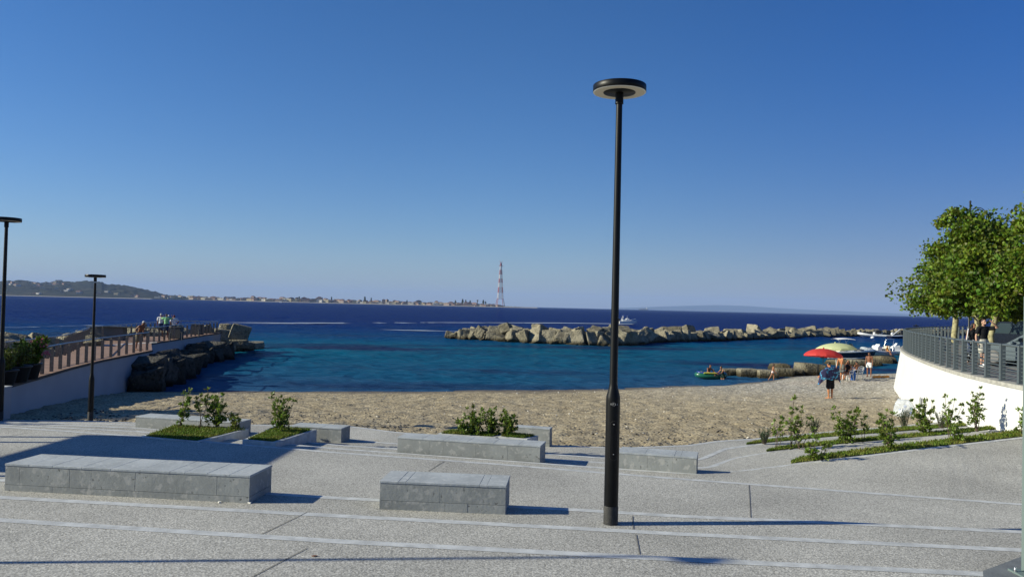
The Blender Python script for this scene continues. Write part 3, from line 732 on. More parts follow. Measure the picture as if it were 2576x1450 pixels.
def shrub(loc, H, W, stems, whorls, label, seed, grp=None, leafm=None, leaf=.07, name='shrub', bare=.35, per=11, leanx=0.0, dens=1.0):
    rnd = random.Random(seed); rng = np.random.default_rng(seed)
    t = empty(name, loc, 0, label, 'shrub', grp)
    mb = MB(); C = []; D = []
    for s in range(stems):
        a = rnd.uniform(0, 2*pi); rr = W*.5*sqrt(rnd.random()); h = H*(rnd.uniform(.62, 1.0) if s else 1.0)
        top = Vector((rr*cos(a)+leanx*h, rr*sin(a)*.8, h)); base = Vector((rnd.uniform(-.04, .04), rnd.uniform(-.04, .04), -.03))
        mid = base.lerp(top, .5)+Vector((rnd.uniform(-.08, .08)*H, rnd.uniform(-.08, .08)*H, 0))
        pts = [base.lerp(mid, k/3) if k < 3 else mid.lerp(top, (k-3)/3) for k in range(7)]
        mb.tube(pts, [.011*H**.5*(1-.11*k) for k in range(7)], 5)
        for wv in range(whorls):
            f = bare+(1-bare)*(wv+rnd.random()*.6)/whorls; k = min(5, int(f*6)); p = pts[k].lerp(pts[k+1], f*6-k) if f < 1 else top
            br = Vector((rnd.gauss(0, 1), rnd.gauss(0, 1), abs(rnd.gauss(.5, .5)))).normalized()*rnd.uniform(.03, .16)*W**.5*(1.15-f*.8)*1.6
            if wv == whorls-1: p = top; br = Vector((0, 0, .02))
            q = p+br; mb.tube([p, q], .004, 4)
            nn = int(per*rnd.uniform(.7, 1.3)*dens)
            dd = np.array([tuple(br.normalized())]*nn)*.7+rng.normal(size=(nn, 3))*.62
            dd[:, 2] += .25
            C.append(np.tile(np.array([tuple(q)]), (nn, 1))+rng.normal(size=(nn, 3))*.015); D.append(dd)
    mb.build('stems', M_bark, t)
    C = np.concatenate(C); D = np.concatenate(D); n = len(C)
    V, F = leaves_np(C, D, leaf*(.6+rng.random(n)*.7), leaf*.24*(.7+rng.random(n)*.6), rng)
    np_mesh('foliage', V, F, leafm or M_leaf, t)
    return t
def spiky(loc, H, W, label, seed, grp=None):
    rng = np.random.default_rng(seed); t = empty('rosemary_bush', loc, 0, label, 'shrub', grp)
    n = 26; mb = MB(); C = []; D = []
    for k in range(n):
        a = rng.random()*2*pi; r0 = rng.random()*W*.16; lean = rng.random()*W*.42; h = H*(.55+.45*rng.random())
        b = Vector((r0*cos(a), r0*sin(a), 0)); tp = b+Vector((lean*cos(a), lean*sin(a), h)); mb.tube([b, tp], [.006, .003], 4)
        m = 34; f = .08+.92*rng.random(m)
        C.append(np.array(b)[None]+np.array(tp-b)[None]*f[:, None]); D.append(rng.normal(size=(m, 3))*.45+np.array([0, 0, 1.0]))
    mb.build('stems', M_bark, t); C = np.concatenate(C); D = np.concatenate(D)
    V, F = leaves_np(C, D, .05, .007, rng); np_mesh('foliage', V, F, M_leafd, t); return t
zt = -.10
def at_h(x, y_top, y_base, z):     # base point and height
    b = P(x, y_base, z); d = b.y; tpt = PY(x, y_top, d); return b, tpt.z-b.z
g1 = 'young glossy shrubs in the stone planters'
for (x, yt, yb, wpx, st, wh, lab, sd, lm, z, bare) in [
    (452, 985, 1074, 56, 5, 6, 'dark sparse shrub at the left of the shaded planter', 1, None, zt, .2),
    (503, 981, 1076, 40, 3, 4, 'tall thin shrub with bare stem in the middle of the shaded planter', 2, M_leafy, zt, .55),
    (548, 998, 1076, 78, 9, 8, 'large dense yellow-green shrub in the shaded planter', 3, None, zt, .15),
    (592, 1048, 1079, 55, 6, 4, 'low spreading shrub at the right corner of the shaded planter', 4, M_leafy, zt, .05),
    (707, 993, 1086, 62, 9, 8, 'round sunlit shrub alone in its planter', 5, None, zt, .08),
    (1168, 1052, 1091, 42, 6, 5, 'small low shrub at the left end behind the central long bench', 6, None, zt, .05),
    (1195, 1028, 1091, 58, 9, 7, 'bushy shrub left of the middle behind the central long bench', 7, None, zt, .05),
    (1240, 1034, 1092, 44, 7, 7, 'leafy shrub with two tops behind the central long bench', 8, None, zt, .05),
    (1280, 1036, 1095, 44, 8, 8, 'dense upright shrub in the right small planter', 9, None, zt, .05)]:
    b, h = at_h(x, yt, yb, z); W = wpx*b.y/FPX
    shrub(b, h, W, st, wh, lab, sd, g1, lm, bare=bare, leaf=.085, dens=1.35)
g2 = 'young shrubs along the terraced garden'
for (x, yt, yb, wpx, st, wh, lab, sd, z, bare) in [
    (1990, 1003, 1128, 60, 4, 5, 'tallest thin shrub at the left end of the terraced garden with one high tuft', 21, -.30, .42),
    (1955, 1052, 1128, 44, 4, 3, 'small leafy shrub left of the tall thin one in the terraced garden', 22, -.31, .45),
    (2010, 1052, 1130, 66, 6, 4, 'bright leafy shrub right of the tall thin one in the terraced garden', 23, -.31, .35),
    (2050, 1102, 1156, 88, 8, 4, 'low wide shrub at the tip of the nearest grass strip', 24, -.14, .05),
    (2128, 1030, 1112, 70, 12, 8, 'dense round bush in the middle of the garden', 25, -.24, .05),
    (2172, 1049, 1110, 36, 2, 4, 'thin small shrub with bare stem right of the dense round bush', 26, -.21, .55),
    (2238, 1034, 1132, 70, 9, 6, 'tall loose bush on the nearest grass strip', 27, -.03, .1),
    (2325, 1010, 1089, 70, 10, 8, 'dark dense bush in front of the white wall', 28, -.08, .05),
    (2410, 1075, 1112, 48, 6, 4, 'low bush at the foot of the thin tall shrub by the wall', 29, .08, .05),
    (2392, 1000, 1100, 66, 5, 6, 'thin tall shrub with spread twigs in front of the white wall', 30, .04, .25),
    (2455, 978, 1081, 60, 6, 8, 'tall narrow shrub against the white wall, tallest there', 31, .08, .2),
    (2572, 1016, 1092, 40, 4, 6, 'shrub cut by the right edge in front of the white wall', 32, .24, .1)]:
    b, h = at_h(x, yt, yb, z); W = wpx*b.y/FPX
    shrub(b, h, W, st, wh, lab, sd, g2, None, bare=bare, leaf=.085, dens=1.35)
for (x, yt, yb, wpx, lab, z) in [(1922, 1073, 1115, 36, 'spiky rosemary bush at the left tip of the far grass strip', -.45), (2047, 1048, 1090, 38, 'spiky rosemary bush at the sand left of the dense round bush', -.45),
                                  (2276, 1028, 1074, 44, 'spiky green bush in front of the plastic rubbish bag', -.30), (2368, 1032, 1076, 38, 'spiky bush between the dark dense bush and the wall', -.1)]:
    b, h = at_h(x, yt, yb, z); spiky(b, h, wpx*b.y/FPX, lab, int(x), 'spiky rosemary bushes of the garden')

# ================================================================== PROMENADE with white wall
PZ = 1.35
wtop = [P(x, y, PZ) for x, y in [(2576, 975), (2507, 961), (2417, 940), (2352, 919.5), (2310, 903.5), (2283, 891.5), (2268.5, 881.4)]]
wtop = [Vector((13.4, 9, PZ)), Vector((13.45, 15, PZ))]+wtop+[Vector((22.2, 45.4, PZ)), Vector((24.2, 49, PZ)), Vector((27, 53.4, PZ)), Vector((31, 59, PZ)), Vector((37, 66, PZ)), Vector((48, 75, PZ)), Vector((75, 92, PZ)), Vector((120, 118, PZ))]
def smooth_pl(pl, n, it=3):
    pl = resample(pl, n)
    for _ in range(it): pl = [pl[0]]+[(pl[i-1]+pl[i]*2+pl[i+1])/4 for i in range(1, len(pl)-1)]+[pl[-1]]
    return pl
WT = smooth_pl(wtop, 420, 12)
def outn(pl, i):
    a = pl[max(0, i-2)]; b = pl[min(len(pl)-1, i+2)]; t = (b-a).normalized(); return Vector((-t.y, t.x, 0))   # to the left = towards beach
V = []; F = []; n = len(WT)
for i, p in enumerate(WT):
    o = outn(WT, i)
    zb = -3.2 if p.y > 45 else -1.6
    V += [p+Vector((0, 0, .0)), p+o*(.16*(PZ-zb))+Vector((0, 0, zb-PZ))]
F = [(2*i, 2*i+1, 2*i+3, 2*i+2) for i in range(n-1)]
mb = MB(); mb.add(V, F, 0, None, True); o = mb.build('retaining_wall', M_white)
tag(o, 'tall curved white retaining wall under the promenade on the right', 'wall')
# promenade paving, coping
M_asph = mat('promenade_asphalt', (.12, .118, .112), .9, c2=(.19, .18, .165), vs=1.2, coords='World', bump=.3, bs=60, detail=6)
V = [tuple(p) for p in WT]+[(p.x+.0, p.y, p.z) for p in [Vector((200, 118, PZ)), Vector((200, 9, PZ))]]
inner = [Vector((200, 9+(118-9)*i/(n-1), PZ)) for i in range(n)]
struct(ruled('promenade', WT, inner, M_asph, n=n))
cop_out = [WT[i]+outn(WT, i)*.05 for i in range(n)]; cop_in = [WT[i]-outn(WT, i)*.45 for i in range(n)]
mb = MB(); V = []; F = []
for a, b in zip(cop_out, cop_in): V += [a+Vector((0, 0, -.06)), a+Vector((0, 0, .05)), b+Vector((0, 0, .05)), b+Vector((0, 0, 0))]
for i in range(n-1):
    for k in range(3): F.append((4*i+k, 4*i+4+k, 4*i+5+k, 4*i+1+k))
mb.add(V, F); tag(mb.build('coping', M_conc, parent=o), None)
mb = MB(); pp = P(2360, 991, 0); 
# drain pipe mouth in the wall
best = min(range(n), key=lambda i: abs(WT[i].y-31.3) if WT[i].y < 40 else 9e9); on = outn(WT, best)
Mx = Matrix.Translation(WT[best]+on*(.16*1.55+.02)+Vector((0, 0, -1.5))) @ on.to_track_quat('Z', 'Y').to_matrix().to_4x4()
M_dark = mat('dark_hole', (.02, .02, .022), .9)
mb.lathe([(.17, 0), (.17, .03), (.13, .035), (.13, .0)], 20, 0, Mx); mb.build('drain_pipe', mat('pipe_grey', (.25, .26, .27), .7), parent=o)
mb = MB(); mb.lathe([(.13, .004), (0, .005)], 20, 0, Mx); mb.build('pipe_mouth', M_dark, parent=o)
# railing
M_rail = mat('railing_paint', (.085, .105, .115), .5, metal=.2, spec=.5)
def along(pl, step):
    d = 0; out = [0]; acc = 0
    for i in range(1, len(pl)):
        acc += (pl[i]-pl[i-1]).length
        if acc >= step: out.append(i); acc = 0
    return out
RL = [WT[i]-outn(WT, i)*.16 for i in range(n) if 15 < WT[i].y < 76]
RL = resample(RL, 260)
t = empty('railing', RL[0]); tag(t, 'curved dark grey steel railing with horizontal bars along the promenade edge', 'railing')
T0 = Matrix.Translation(-RL[0])
mb = MB(); mb.tube([p+Vector((0, 0, 1.08)) for p in RL], .035, 8, 0, T0); mb.build('handrail', M_rail, t)
for k in range(8):
    mb = MB(); mb.tube([p+Vector((0, 0, .16+k*.108)) for p in RL[::2]], .015, 5, 0, T0); mb.build('rail_bar', M_rail, t)
ix = along(RL, 1.12)
post = None
for i in ix[:80]:
    p = RL[i]; a = RL[min(i+1, len(RL)-1)]-RL[max(i-1, 0)]; ang = atan2(a.y, a.x)
    if post is None:
        mb = MB(); mb.box((0, 0, .53), (.10, .14, 1.06), bev=.004); mb.box((0, 0, .01), (.12, .2, .02))
        for q in (.25, .62, .95): mb.tube([(0, -.075, q), (0, .075, q)], .014, 6)
        post = mb.build('post', M_rail, t); o2 = post
    else:
        o2 = post.copy(); col.objects.link(o2); o2.parent = t
    o2.location = p-RL[0]+Vector((0, 0, .05)); o2.rotation_euler.z = ang

# ================================================================== PIER on the left
DZ = .25
near_px = [(-60, 985), (0, 974), (96, 947.8), (181, 923), (260, 904), (383, 880)]
NE = [P(x, y, DZ) for x, y in near_px]
NE = [Vector((-17.3, 15, DZ))]+NE
jog = [P(381, 862.5, DZ), P(470, 848.5, DZ), P(556, 835.8, DZ)]
FE = [P(5.4, 856.4, DZ+1.05), P(157, 840, DZ+1.05), P(219, 819.8, DZ+1.05), P(300, 814, DZ+1.05), P(430, 804.5, DZ+1.05), P(549.7, 806.3, DZ+1.05)]
FE = [Vector((p.x, p.y, DZ)) for p in FE]
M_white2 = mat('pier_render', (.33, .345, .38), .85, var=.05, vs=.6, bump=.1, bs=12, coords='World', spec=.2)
M_deck = bpy.data.materials.new('deck_boards'); M_deck.use_nodes = True; N, L = nodes(M_deck); b = N['Principled BSDF']
g = N.new('ShaderNodeNewGeometry'); wv = N.new('ShaderNodeTexWave'); wv.inputs['Scale'].default_value = 2.1; wv.bands_direction = 'Y'; wv.inputs['Distortion'].default_value = .0
L.new(g.outputs['Position'], wv.inputs['Vector'])
wr = rampn(N, L, wv.outputs['Fac'], [(.0, (.35, .35, .35)), (.10, (1, 1, 1)), (.9, (1.05, 1.05, 1.05))])
br = rampn(N, L, nz(N, L, g.outputs['Position'], 1.4, 5).outputs['Fac'], [(.35, (.20, .115, .075)), (.65, (.29, .175, .12))])
c = mixc(N, L, 1.0, br.outputs[0], wr.outputs[0], 'MULTIPLY'); L.new(c, b.inputs['Base Color']); b.inputs['Roughness'].default_value = .8
poly = NE+jog+list(reversed(FE))+[Vector((-24, 15, DZ))]
pier = empty('pier', (-22, 45, DZ)); tag(pier, 'raised pier with brown board deck and white rendered side wall on the left', 'pier')
T0 = Matrix.Translation((22, -45, -DZ))
mb = MB()
V = [p for p in poly]; nP = len(V)
ctrp = Vector((-22.5, 45, DZ))
# triangulate simply with bmesh via n-gon
mb.add(V, [tuple(range(nP))], 0, T0)
mb.add([p-Vector((0, 0, .07)) for p in V], [tuple(reversed(range(nP)))], 0, T0)
mb.build('deck', M_deck, pier)
mb = MB(); VV = []
edge = NE+jog
def inward(e, d):
    return [Vector((p.x-d, p.y, p.z)) for p in e]
E2 = resample(NE, 60); V = []
for p in E2: V += [p+Vector((.05, 0, .004)), p+Vector((.05, 0, -.09)), p+Vector((-.03, 0, -.09))]
F = []
for i in range(len(E2)-1):
    for k in range(2): F.append((3*i+k, 3*i+k+1, 3*i+4+k, 3*i+3+k))
mb.add(V, F, 0, T0)
E3 = resample(jog, 30); V = []
for p in E3: V += [p+Vector((.05, 0, .004)), p+Vector((.05, 0, -.09)), p+Vector((-.03, 0, -.09))]
mb.add(V, [f for f in F if max(f) < 90], 0, T0)
mb.build('edge_trim', mat('dark_edge', (.05, .04, .035), .8), pier)
mb = MB(); V = []
for p in E2: V += [p+Vector((-.02, 0, -.07)), p+Vector((.12, 0, -2.6))]
F = [(2*i, 2*i+1, 2*i+3, 2*i+2) for i in range(len(E2)-1)]; mb.add(V, F, 0, T0)
k = len(E2)-1; a = E2[-1]; bq = jog[0]
mb.add([a+Vector((-.02, 0, -.07)), a+Vector((.12, 0, -2.6)), bq+Vector((-.2, 0, -2.6)), bq+Vector((-.02, 0, -.07))], [(0, 1, 2, 3)], 0, T0)
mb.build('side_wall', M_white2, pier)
mb = MB(); V = []
for p in E3: V += [p+Vector((-.02, 0, -.07)), p+Vector((-.02, 0, -1.0)), p+Vector((-.3, 0, -1.0))]
F = []
for i in range(len(E3)-1):
    for k in range(2): F.append((3*i+k, 3*i+k+1, 3*i+4+k, 3*i+3+k))
mb.add(V, F, 0, T0)
e = E3[-1]; f0 = FE[-1]
mb.add([e+Vector((-.02, 0, -.07)), e+Vector((-.02, 0, -1.0)), f0+Vector((-.4, .4, -1.0)), f0+Vector((-.4, .4, -.07))], [(0, 1, 2, 3)], 0, T0)
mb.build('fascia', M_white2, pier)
# stone kerb line across the deck
mb = MB(); a, b2 = P(205, 868, DZ+.006), P(392, 858, DZ+.006)
mb.add([P(242, 870, DZ+.006), P(395, 861, DZ+.006), P(395, 859.5, DZ+.006), P(242, 868, DZ+.006)], [(0, 1, 2, 3)], 0, T0); mb.build('threshold', M_band, pier)
M_post = mat('weathered_post', (.20, .165, .125), .85, var=.25, vs=9)
M_hrail = mat('galvanised_rail', (.28, .33, .38), .38, metal=.6)
def fence(line, label, hgt=1.0, step=1.1, maxp=60):
    t = empty('pier_railing', line[0]); tag(t, label, 'railing', 'railings of the pier')
    T0 = Matrix.Translation(-line[0]); ln = resample(line, 200)
    mb = MB(); mb.tube([p+Vector((0, 0, hgt)) for p in ln[::3]+[ln[-1]]], .03, 8, 0, T0); mb.build('handrail', M_hrail, t)
    pr = None
    for i in along(ln, step)[:maxp]:
        p = ln[i]; a = ln[min(i+1, 199)]-ln[max(i-1, 0)]; ang = atan2(a.y, a.x)
        if pr is None:
            mb = MB(); mb.box((0, 0, (hgt-.12)/2), (.045, .13, hgt-.12)); mb.tube([(0, 0, hgt-.12), (0, 0, hgt-.02)], .012, 6); pr = mb.build('post', M_post, t); o2 = pr
        else: o2 = pr.copy(); col.objects.link(o2); o2.parent = t
        o2.location = p-line[0]; o2.rotation_euler.z = ang
    return t
fence([p+Vector((-.22, 0, 0)) for p in NE[2:]][1:], 'near railing of the pier above the white wall, up to the leaning old man')
fence([p+Vector((-.2, 0, 0)) for p in jog], 'near railing of the far pier section above the dark rocks')
fence([p+Vector((.15, 0, 0)) for p in FE[:3]], 'seaward railing of the near pier section, left of its bend')
fence([p+Vector((.15, 0, 0)) for p in FE[2:]]+[jog[-1]+Vector((-.2, -.2, 0))], 'seaward railing of the pier tip beyond the group of three')
# furniture on the pier
M_dslab = mat('dark_slab', (.03, .032, .036), .6)
p = P(330, 862, DZ); mb = MB(); t = empty('slab_table', P(318, 856, DZ), .05, 'long dark flat table on the pier behind the leaning old man', 'table')
mb.box((0, 0, .92), (5.0, 1.0, .07)); mb.build('tabletop', M_dslab, t)
mb = MB(); mb.box((-1.2, 0, .44), (2.2, .7, .88)); mb.build('base', mat('grey_box', (.12, .12, .115), .8), t)
for px, lab in ((445, 'dark square bin on the pier left of the white-capped group'), (497, 'dark square bin near the tip of the pier')):
    t = empty('litter_bin', P(px, 851 if px < 450 else 841, DZ), 0, lab, 'bin', 'dark bins on the pier'); mb = MB(); mb.box((0, 0, .4), (.75, .6, .8), bev=.02); mb.build('body', M_dslab, t)
    mb = MB(); mb.box((0, 0, .83), (.8, .65, .05)); mb.build('lid', M_dslab, t)
for px, py in ((428, 853), (458, 851), (500, 844)):
    mb = MB(); mb.tube([(0, 0, 0), (0, 0, .55)], .04, 8); mb.tube([(-.15, 0, .55), (.15, 0, .55)], .03, 8)
    tag(mb.build('mooring_post', M_dslab, loc=P(px, py+4, DZ)), {428: 'T-shaped bollard left of the capped person in white', 458: 'T-shaped bollard at the feet of the capped person in white', 500: 'T-shaped bollard farthest out on the pier'}[px], 'bollard', 'T-shaped bollards on the pier')
# potted shrubs at the near end
M_pot = mat('black_pot', (.018, .018, .02), .5)
M_leafd2 = mat('olive_leaf', (.10, .125, .015), .45, island=.5, transl=.3, c2=(.18, .20, .03), vs=5)
M_pink = mat('oleander_flower', (.62, .16, .22), .6, transl=.3)
def pot(px, py, r, h, H, W, lab, seed, ole=False):
    b = P(px, py, DZ)
    t = empty('flower_pot', b, 0, lab, 'pot', 'black pots of shrubs on the pier'); mb = MB(); mb.lathe([(0, 0), (r*.72, 0), (r*.98, h-.05), (r*1.06, h-.05), (r*1.06, h), (r*.95, h), (r*.93, h-.06), (0, h-.06)], 20); mb.build('pot_body', M_pot, t)
    s = shrub(b+Vector((0, 0, h-.08)), H, W, 14, 9, lab.replace('black pot holding', 'plant in the pot:'), seed, 'plants in the black pots', M_leaf if ole else M_leafd2, leaf=.10 if not ole else .16, bare=.05, per=20)
    if ole:
        mb = MB(); rnd = random.Random(5)
        for cx, cz in ((.35, H*.98), (.5, H*.82), (.1, H*.9), (.62, H*.5)):
            for k in range(9): mb.ball((cx+rnd.uniform(-.1, .1), rnd.uniform(-.2, .1), cz+rnd.uniform(-.07, .07)), .035, 6, 4)
        mb.build('flowers', M_pink, s)['kind'] = 'stuff'
pot(8, 969, .42, .52, .72, 1.0, 'black pot holding a dark bush, nearest the left edge', 41)
pot(40, 960, .46, .55, .68, 1.15, 'black pot holding a wide olive-green bush, middle one of three', 42)
pot(72, 952, .40, .55, .90, 1.1, 'black pot holding the pink-flowered oleander, right one of three', 43, True)
# white block of wall at the left edge
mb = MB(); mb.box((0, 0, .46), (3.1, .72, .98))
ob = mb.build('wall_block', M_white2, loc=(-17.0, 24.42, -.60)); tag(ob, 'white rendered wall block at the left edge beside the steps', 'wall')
mb2 = MB(); mb2.box((0, 0, .965), (3.14, .76, .03)); mb2.build('cap', M_band, ob)
# steel sign post at the lower right corner
M_gpost = mat('green_grey_post', (.16, .21, .20), .5, metal=.3)
M_plate = mat('dark_plate', (.14, .15, .155), .7, var=.15, vs=4, bump=.2, bs=30)
b = P(2590, 1440, .26)
t = empty('sign_post', (b.x, b.y, .244), 0.0, 'green-grey steel post on a dark base plate at the lower right corner', 'post')
mb = MB(); mb.box((0.02, 0, 1.62), (.15, .15, 3.2), bev=.008); mb.build('post', M_gpost, t)
mb = MB(); mb.box((0, -.03, .012), (.34, .34, .024), bev=.004); mb.build('foot_flange', M_gpost, t)
mb = MB(); mb.lathe([(0, .058), (.013, .056), (.016, .024), (.016, .0)], 10, 0, Matrix.Translation((-.155, .02, .02))); mb.build('bolt', M_screw, t)
mb = MB(); mb.add([P(2472, 1434, .248)-Vector((b.x, b.y, .244)), P(2566, 1399, .248)-Vector((b.x, b.y, .244)), P(2700, 1350, .248)-Vector((b.x, b.y, .244)), P(2760, 1500, .248)-Vector((b.x, b.y, .244)), P(2480, 1520, .248)-Vector((b.x, b.y, .244))], [(0, 4, 3, 2, 1)]); mb.build('ground_plate', M_plate, t)
# ================================================================== CONCRETE BLOCKS AND ROCKS
def block_material(name, base, wet):
    m = bpy.data.materials.new(name); m.use_nodes = True; N, L = nodes(m); b = N['Principled BSDF']
    t = N.new('ShaderNodeTexCoord'); o = t.outputs['Object']; g = N.new('ShaderNodeNewGeometry'); sx = N.new('ShaderNodeSeparateXYZ'); L.new(g.outputs['Position'], sx.inputs[0])
    oi = N.new('ShaderNodeObjectInfo')
    r = rampn(N, L, nz(N, L, g.outputs['Position'], 1.3, 6).outputs['Fac'], [(.33, tuple(x*.66 for x in base)), (.5, base), (.68, tuple(x*1.22 for x in base))])
    n2 = nz(N, L, g.outputs['Position'], 7, 4)
    r2 = rampn(N, L, n2.outputs['Fac'], [(.34, (.55, .55, .55)), (.5, (1, 1, 1))])
    c = mixc(N, L, 1.0, r.outputs[0], r2.outputs[0], 'MULTIPLY')
    mr = N.new('ShaderNodeMapRange'); mr.inputs['To Min'].default_value = .62; mr.inputs['To Max'].default_value = 1.18; L.new(oi.outputs['Random'], mr.inputs['Value'])
    h = N.new('ShaderNodeHueSaturation'); L.new(c, h.inputs['Color']); L.new(mr.outputs[0], h.inputs['Value'])
    wz = N.new('ShaderNodeMapRange'); wz.inputs['From Min'].default_value = SEA+.60; wz.inputs['From Max'].default_value = SEA+.16; L.new(sx.outputs[2], wz.inputs['Value'])
    c = mixc(N, L, wz.outputs[0], h.outputs[0], wet)
    L.new(c, b.inputs['Base Color']); b.inputs['Roughness'].default_value = .92; b.inputs['Specular IOR Level'].default_value = .15
    bp = N.new('ShaderNodeBump'); bp.inputs['Strength'].default_value = 1.0; bp.inputs['Distance'].default_value = .22
    L.new(n2.outputs['Fac'], bp.inputs['Height']); L.new(bp.outputs[0], b.inputs['Normal'])
    return m
M_block = block_material('sea_worn_concrete', (.275, .245, .175), (.045, .036, .02))
M_rock = block_material('algae_rock', (.22, .185, .115), (.045, .038, .022))
M_blockd = block_material('dark_lava_rock', (.085, .08, .068), (.02, .02, .017))
def rock_mesh(name, m, seed, sq=9.0, noise=.05, n=9, taper=.12):
    rng = np.random.default_rng(seed); L_ = np.linspace(-1, 1, n); V = []; F = []; off = 0
    for ax in range(3):
        for s in (-1, 1):
            a, b = np.meshgrid(L_, L_); c = np.full_like(a, s)
            q = [a, b, c] if s > 0 else [b, a, c]
            p = np.stack([q[(0-ax) % 3], q[(1-ax) % 3], q[(2-ax) % 3]], -1).reshape(-1, 3) if False else None
            arr = np.zeros((n*n, 3)); i1, i2 = (ax+1) % 3, (ax+2) % 3
            arr[:, ax] = s; arr[:, i1] = (a if s > 0 else b).ravel(); arr[:, i2] = (b if s > 0 else a).ravel()
            V.append(arr); F.append(grid_faces(n, n)+off); off += n*n
    V = np.concatenate(V); F = np.concatenate(F)
    r = (np.abs(V)**sq).sum(1)**(1/sq); V = V/r[:, None]
    # worn, slightly skewed corners
    sh = rng.normal(size=(3, 3))*taper*.6; V = V+V @ sh
    V = V*(1+taper*rng.normal(size=3)*V[:, [1, 2, 0]]*.5)
    d = fbm(V[:, 0]*1.6+seed, V[:, 1]*1.6, V[:, 2]*1.6, seed, 4)*noise
    nrm = V/np.linalg.norm(V, axis=1)[:, None]; V = (V+nrm*d[:, None])*.5
    o = np_mesh(name, V, F, m, smooth=False)
    me = o.data; col.objects.unlink(o); bpy.data.objects.remove(o)
    me.polygons.foreach_set('use_smooth', np.ones(len(me.polygons), bool))
    try: me.set_sharp_from_angle(angle=R(38))
    except Exception: pass
    return me
BM = [rock_mesh('concrete_block', M_block, s, sq=16, noise=.11, n=15, taper=.13) for s in range(8)]
RM = [rock_mesh('rock', M_rock, 50+s, sq=4.5, noise=.13, taper=.3) for s in range(5)]
RD = [rock_mesh('dark_rock', M_blockd, 70+s, sq=11, noise=.13, n=11, taper=.32) for s in range(6)]
RB = [rock_mesh('pier_block', M_block, 90+s, sq=14, noise=.04, taper=.05) for s in range(3)]
def place(me, name, loc, dims, rot, label, cat='concrete block', group=None):
    o = bpy.data.objects.new(name, me); col.objects.link(o); o.location = loc; o.scale = dims; o.rotation_euler = rot
    return tag(o, label, cat, group)
rnd = random.Random(4)
bl_px = [(1116, 850), (1180, 853.5), (1300, 861), (1420, 866), (1520, 868.5), (1600, 868), (1636, 862.5), (1700, 859), (1799, 856.3), (1934, 852.5), (2042, 849.8), (2164, 846.3), (2280, 845), (2440, 842)]
BL = [P(x, y, SEA) for x, y in bl_px]
def line_at(pl, s):
    for a, b in zip(pl, pl[1:]):
        l = (b-a).length
        if s <= l: return a.lerp(b, s/l), (b-a).normalized()
        s -= l
    return pl[-1], (pl[-1]-pl[-2]).normalized()
tot = sum((b-a).length for a, b in zip(BL, BL[1:]))
s = .8; k = 0; G_B = 'concrete blocks of the long breakwater'
while s < tot-2:
    p, d = line_at(BL, s); nrm = Vector((-d.y, d.x, 0)); size = rnd.uniform(1.45, 2.25)*(1.0 if s > 5 else .8)*(.88 if s > 40 else 1)
    far = s > 60
    lab = (f'{ORD[k]} waterline block from the left tip of the breakwater, {"mostly shaded" if k % 3 == 1 else "pale tan"}' if k < 12 else 'waterline concrete block in the middle or right run of the long breakwater')
    place(rnd.choice(BM), 'concrete_block', p+nrm*(size*.42)+Vector((0, 0, size*rnd.uniform(.12, .42))), (size*rnd.uniform(.8, 1.35), size*rnd.uniform(.8, 1.15), size*rnd.uniform(.75, 1.15)),
          (rnd.uniform(-.6, .6), rnd.uniform(-.6, .6), rnd.uniform(0, 3)), lab, group=G_B)
    if s > 2.5:
        size = rnd.uniform(1.4, 2.15)
        c = p+nrm*(1.7+rnd.uniform(-.3, .3))+d*rnd.uniform(-.8, .8)
        top = 2.0*(1 if s > 9 else .9)+rnd.uniform(-.45, .35)
        if 6 < s < 34: top += .25
        if s > 40: top = 1.45+rnd.uniform(-.2, .15); size *= .9
        place(rnd.choice(BM), 'concrete_block', c+Vector((0, 0, top-size*.55)), (size*rnd.uniform(.85, 1.2), size*rnd.uniform(.85, 1.1), size*rnd.uniform(.85, 1.0)),
              (rnd.uniform(-.5, .5), rnd.uniform(-.5, .5), rnd.uniform(0, 3)), 'tilted concrete block on the crest of the long breakwater' if k >= 12 else f'{ORD[k]} crest block from the left tip of the breakwater, tilted', group=G_B)
        if k % 2 == 0 and s < 120:
            c = p+nrm*(4.2+rnd.uniform(-.4, .4))+d*rnd.uniform(-.8, .8); size = rnd.uniform(1.9, 2.5)
            place(rnd.choice(BM), 'concrete_block', c+Vector((0, 0, rnd.uniform(.4, .8))), (size*rnd.uniform(.9, 1.2), size, size*.95),
                  (rnd.uniform(-.5, .5), rnd.uniform(-.5, .5), rnd.uniform(0, 3)), 'concrete block on the seaward side of the long breakwater', group=G_B)
    # small stones at the water line near the tip
    if s < 34 and k % 2 == 0:
        sz = rnd.uniform(.5, 1.0)
        place(rnd.choice(RM), 'rock', p-nrm*.2+Vector((0, 0, .1))+d*.9, (sz*1.3, sz, sz*.8), (rnd.uniform(-.3, .3), rnd.uniform(-.3, .3), rnd.uniform(0, 3)), 'small brown rock at the foot of the breakwater blocks near its tip', 'rock', 'small rocks at the breakwater foot')
    s += size*(.95 if not far else 1.25); k += 1
core = MB(); V = []
CP = [line_at(BL, q)[0]+Vector((-line_at(BL, q)[1].y, line_at(BL, q)[1].x, 0))*off+Vector((0, 0, z)) for q in np.linspace(3, tot-1, 60) for off, z in ((.8, -.5), (1.4, .5), (4.0, .5), (5.2, -.5))]
F = []
for i in range(59):
    for j in range(3): F.append((4*i+j, 4*i+j+1, 4*i+5+j, 4*i+4+j))
core.add(CP, F); o = core.build('breakwater_core', M_blockd); struct(o)

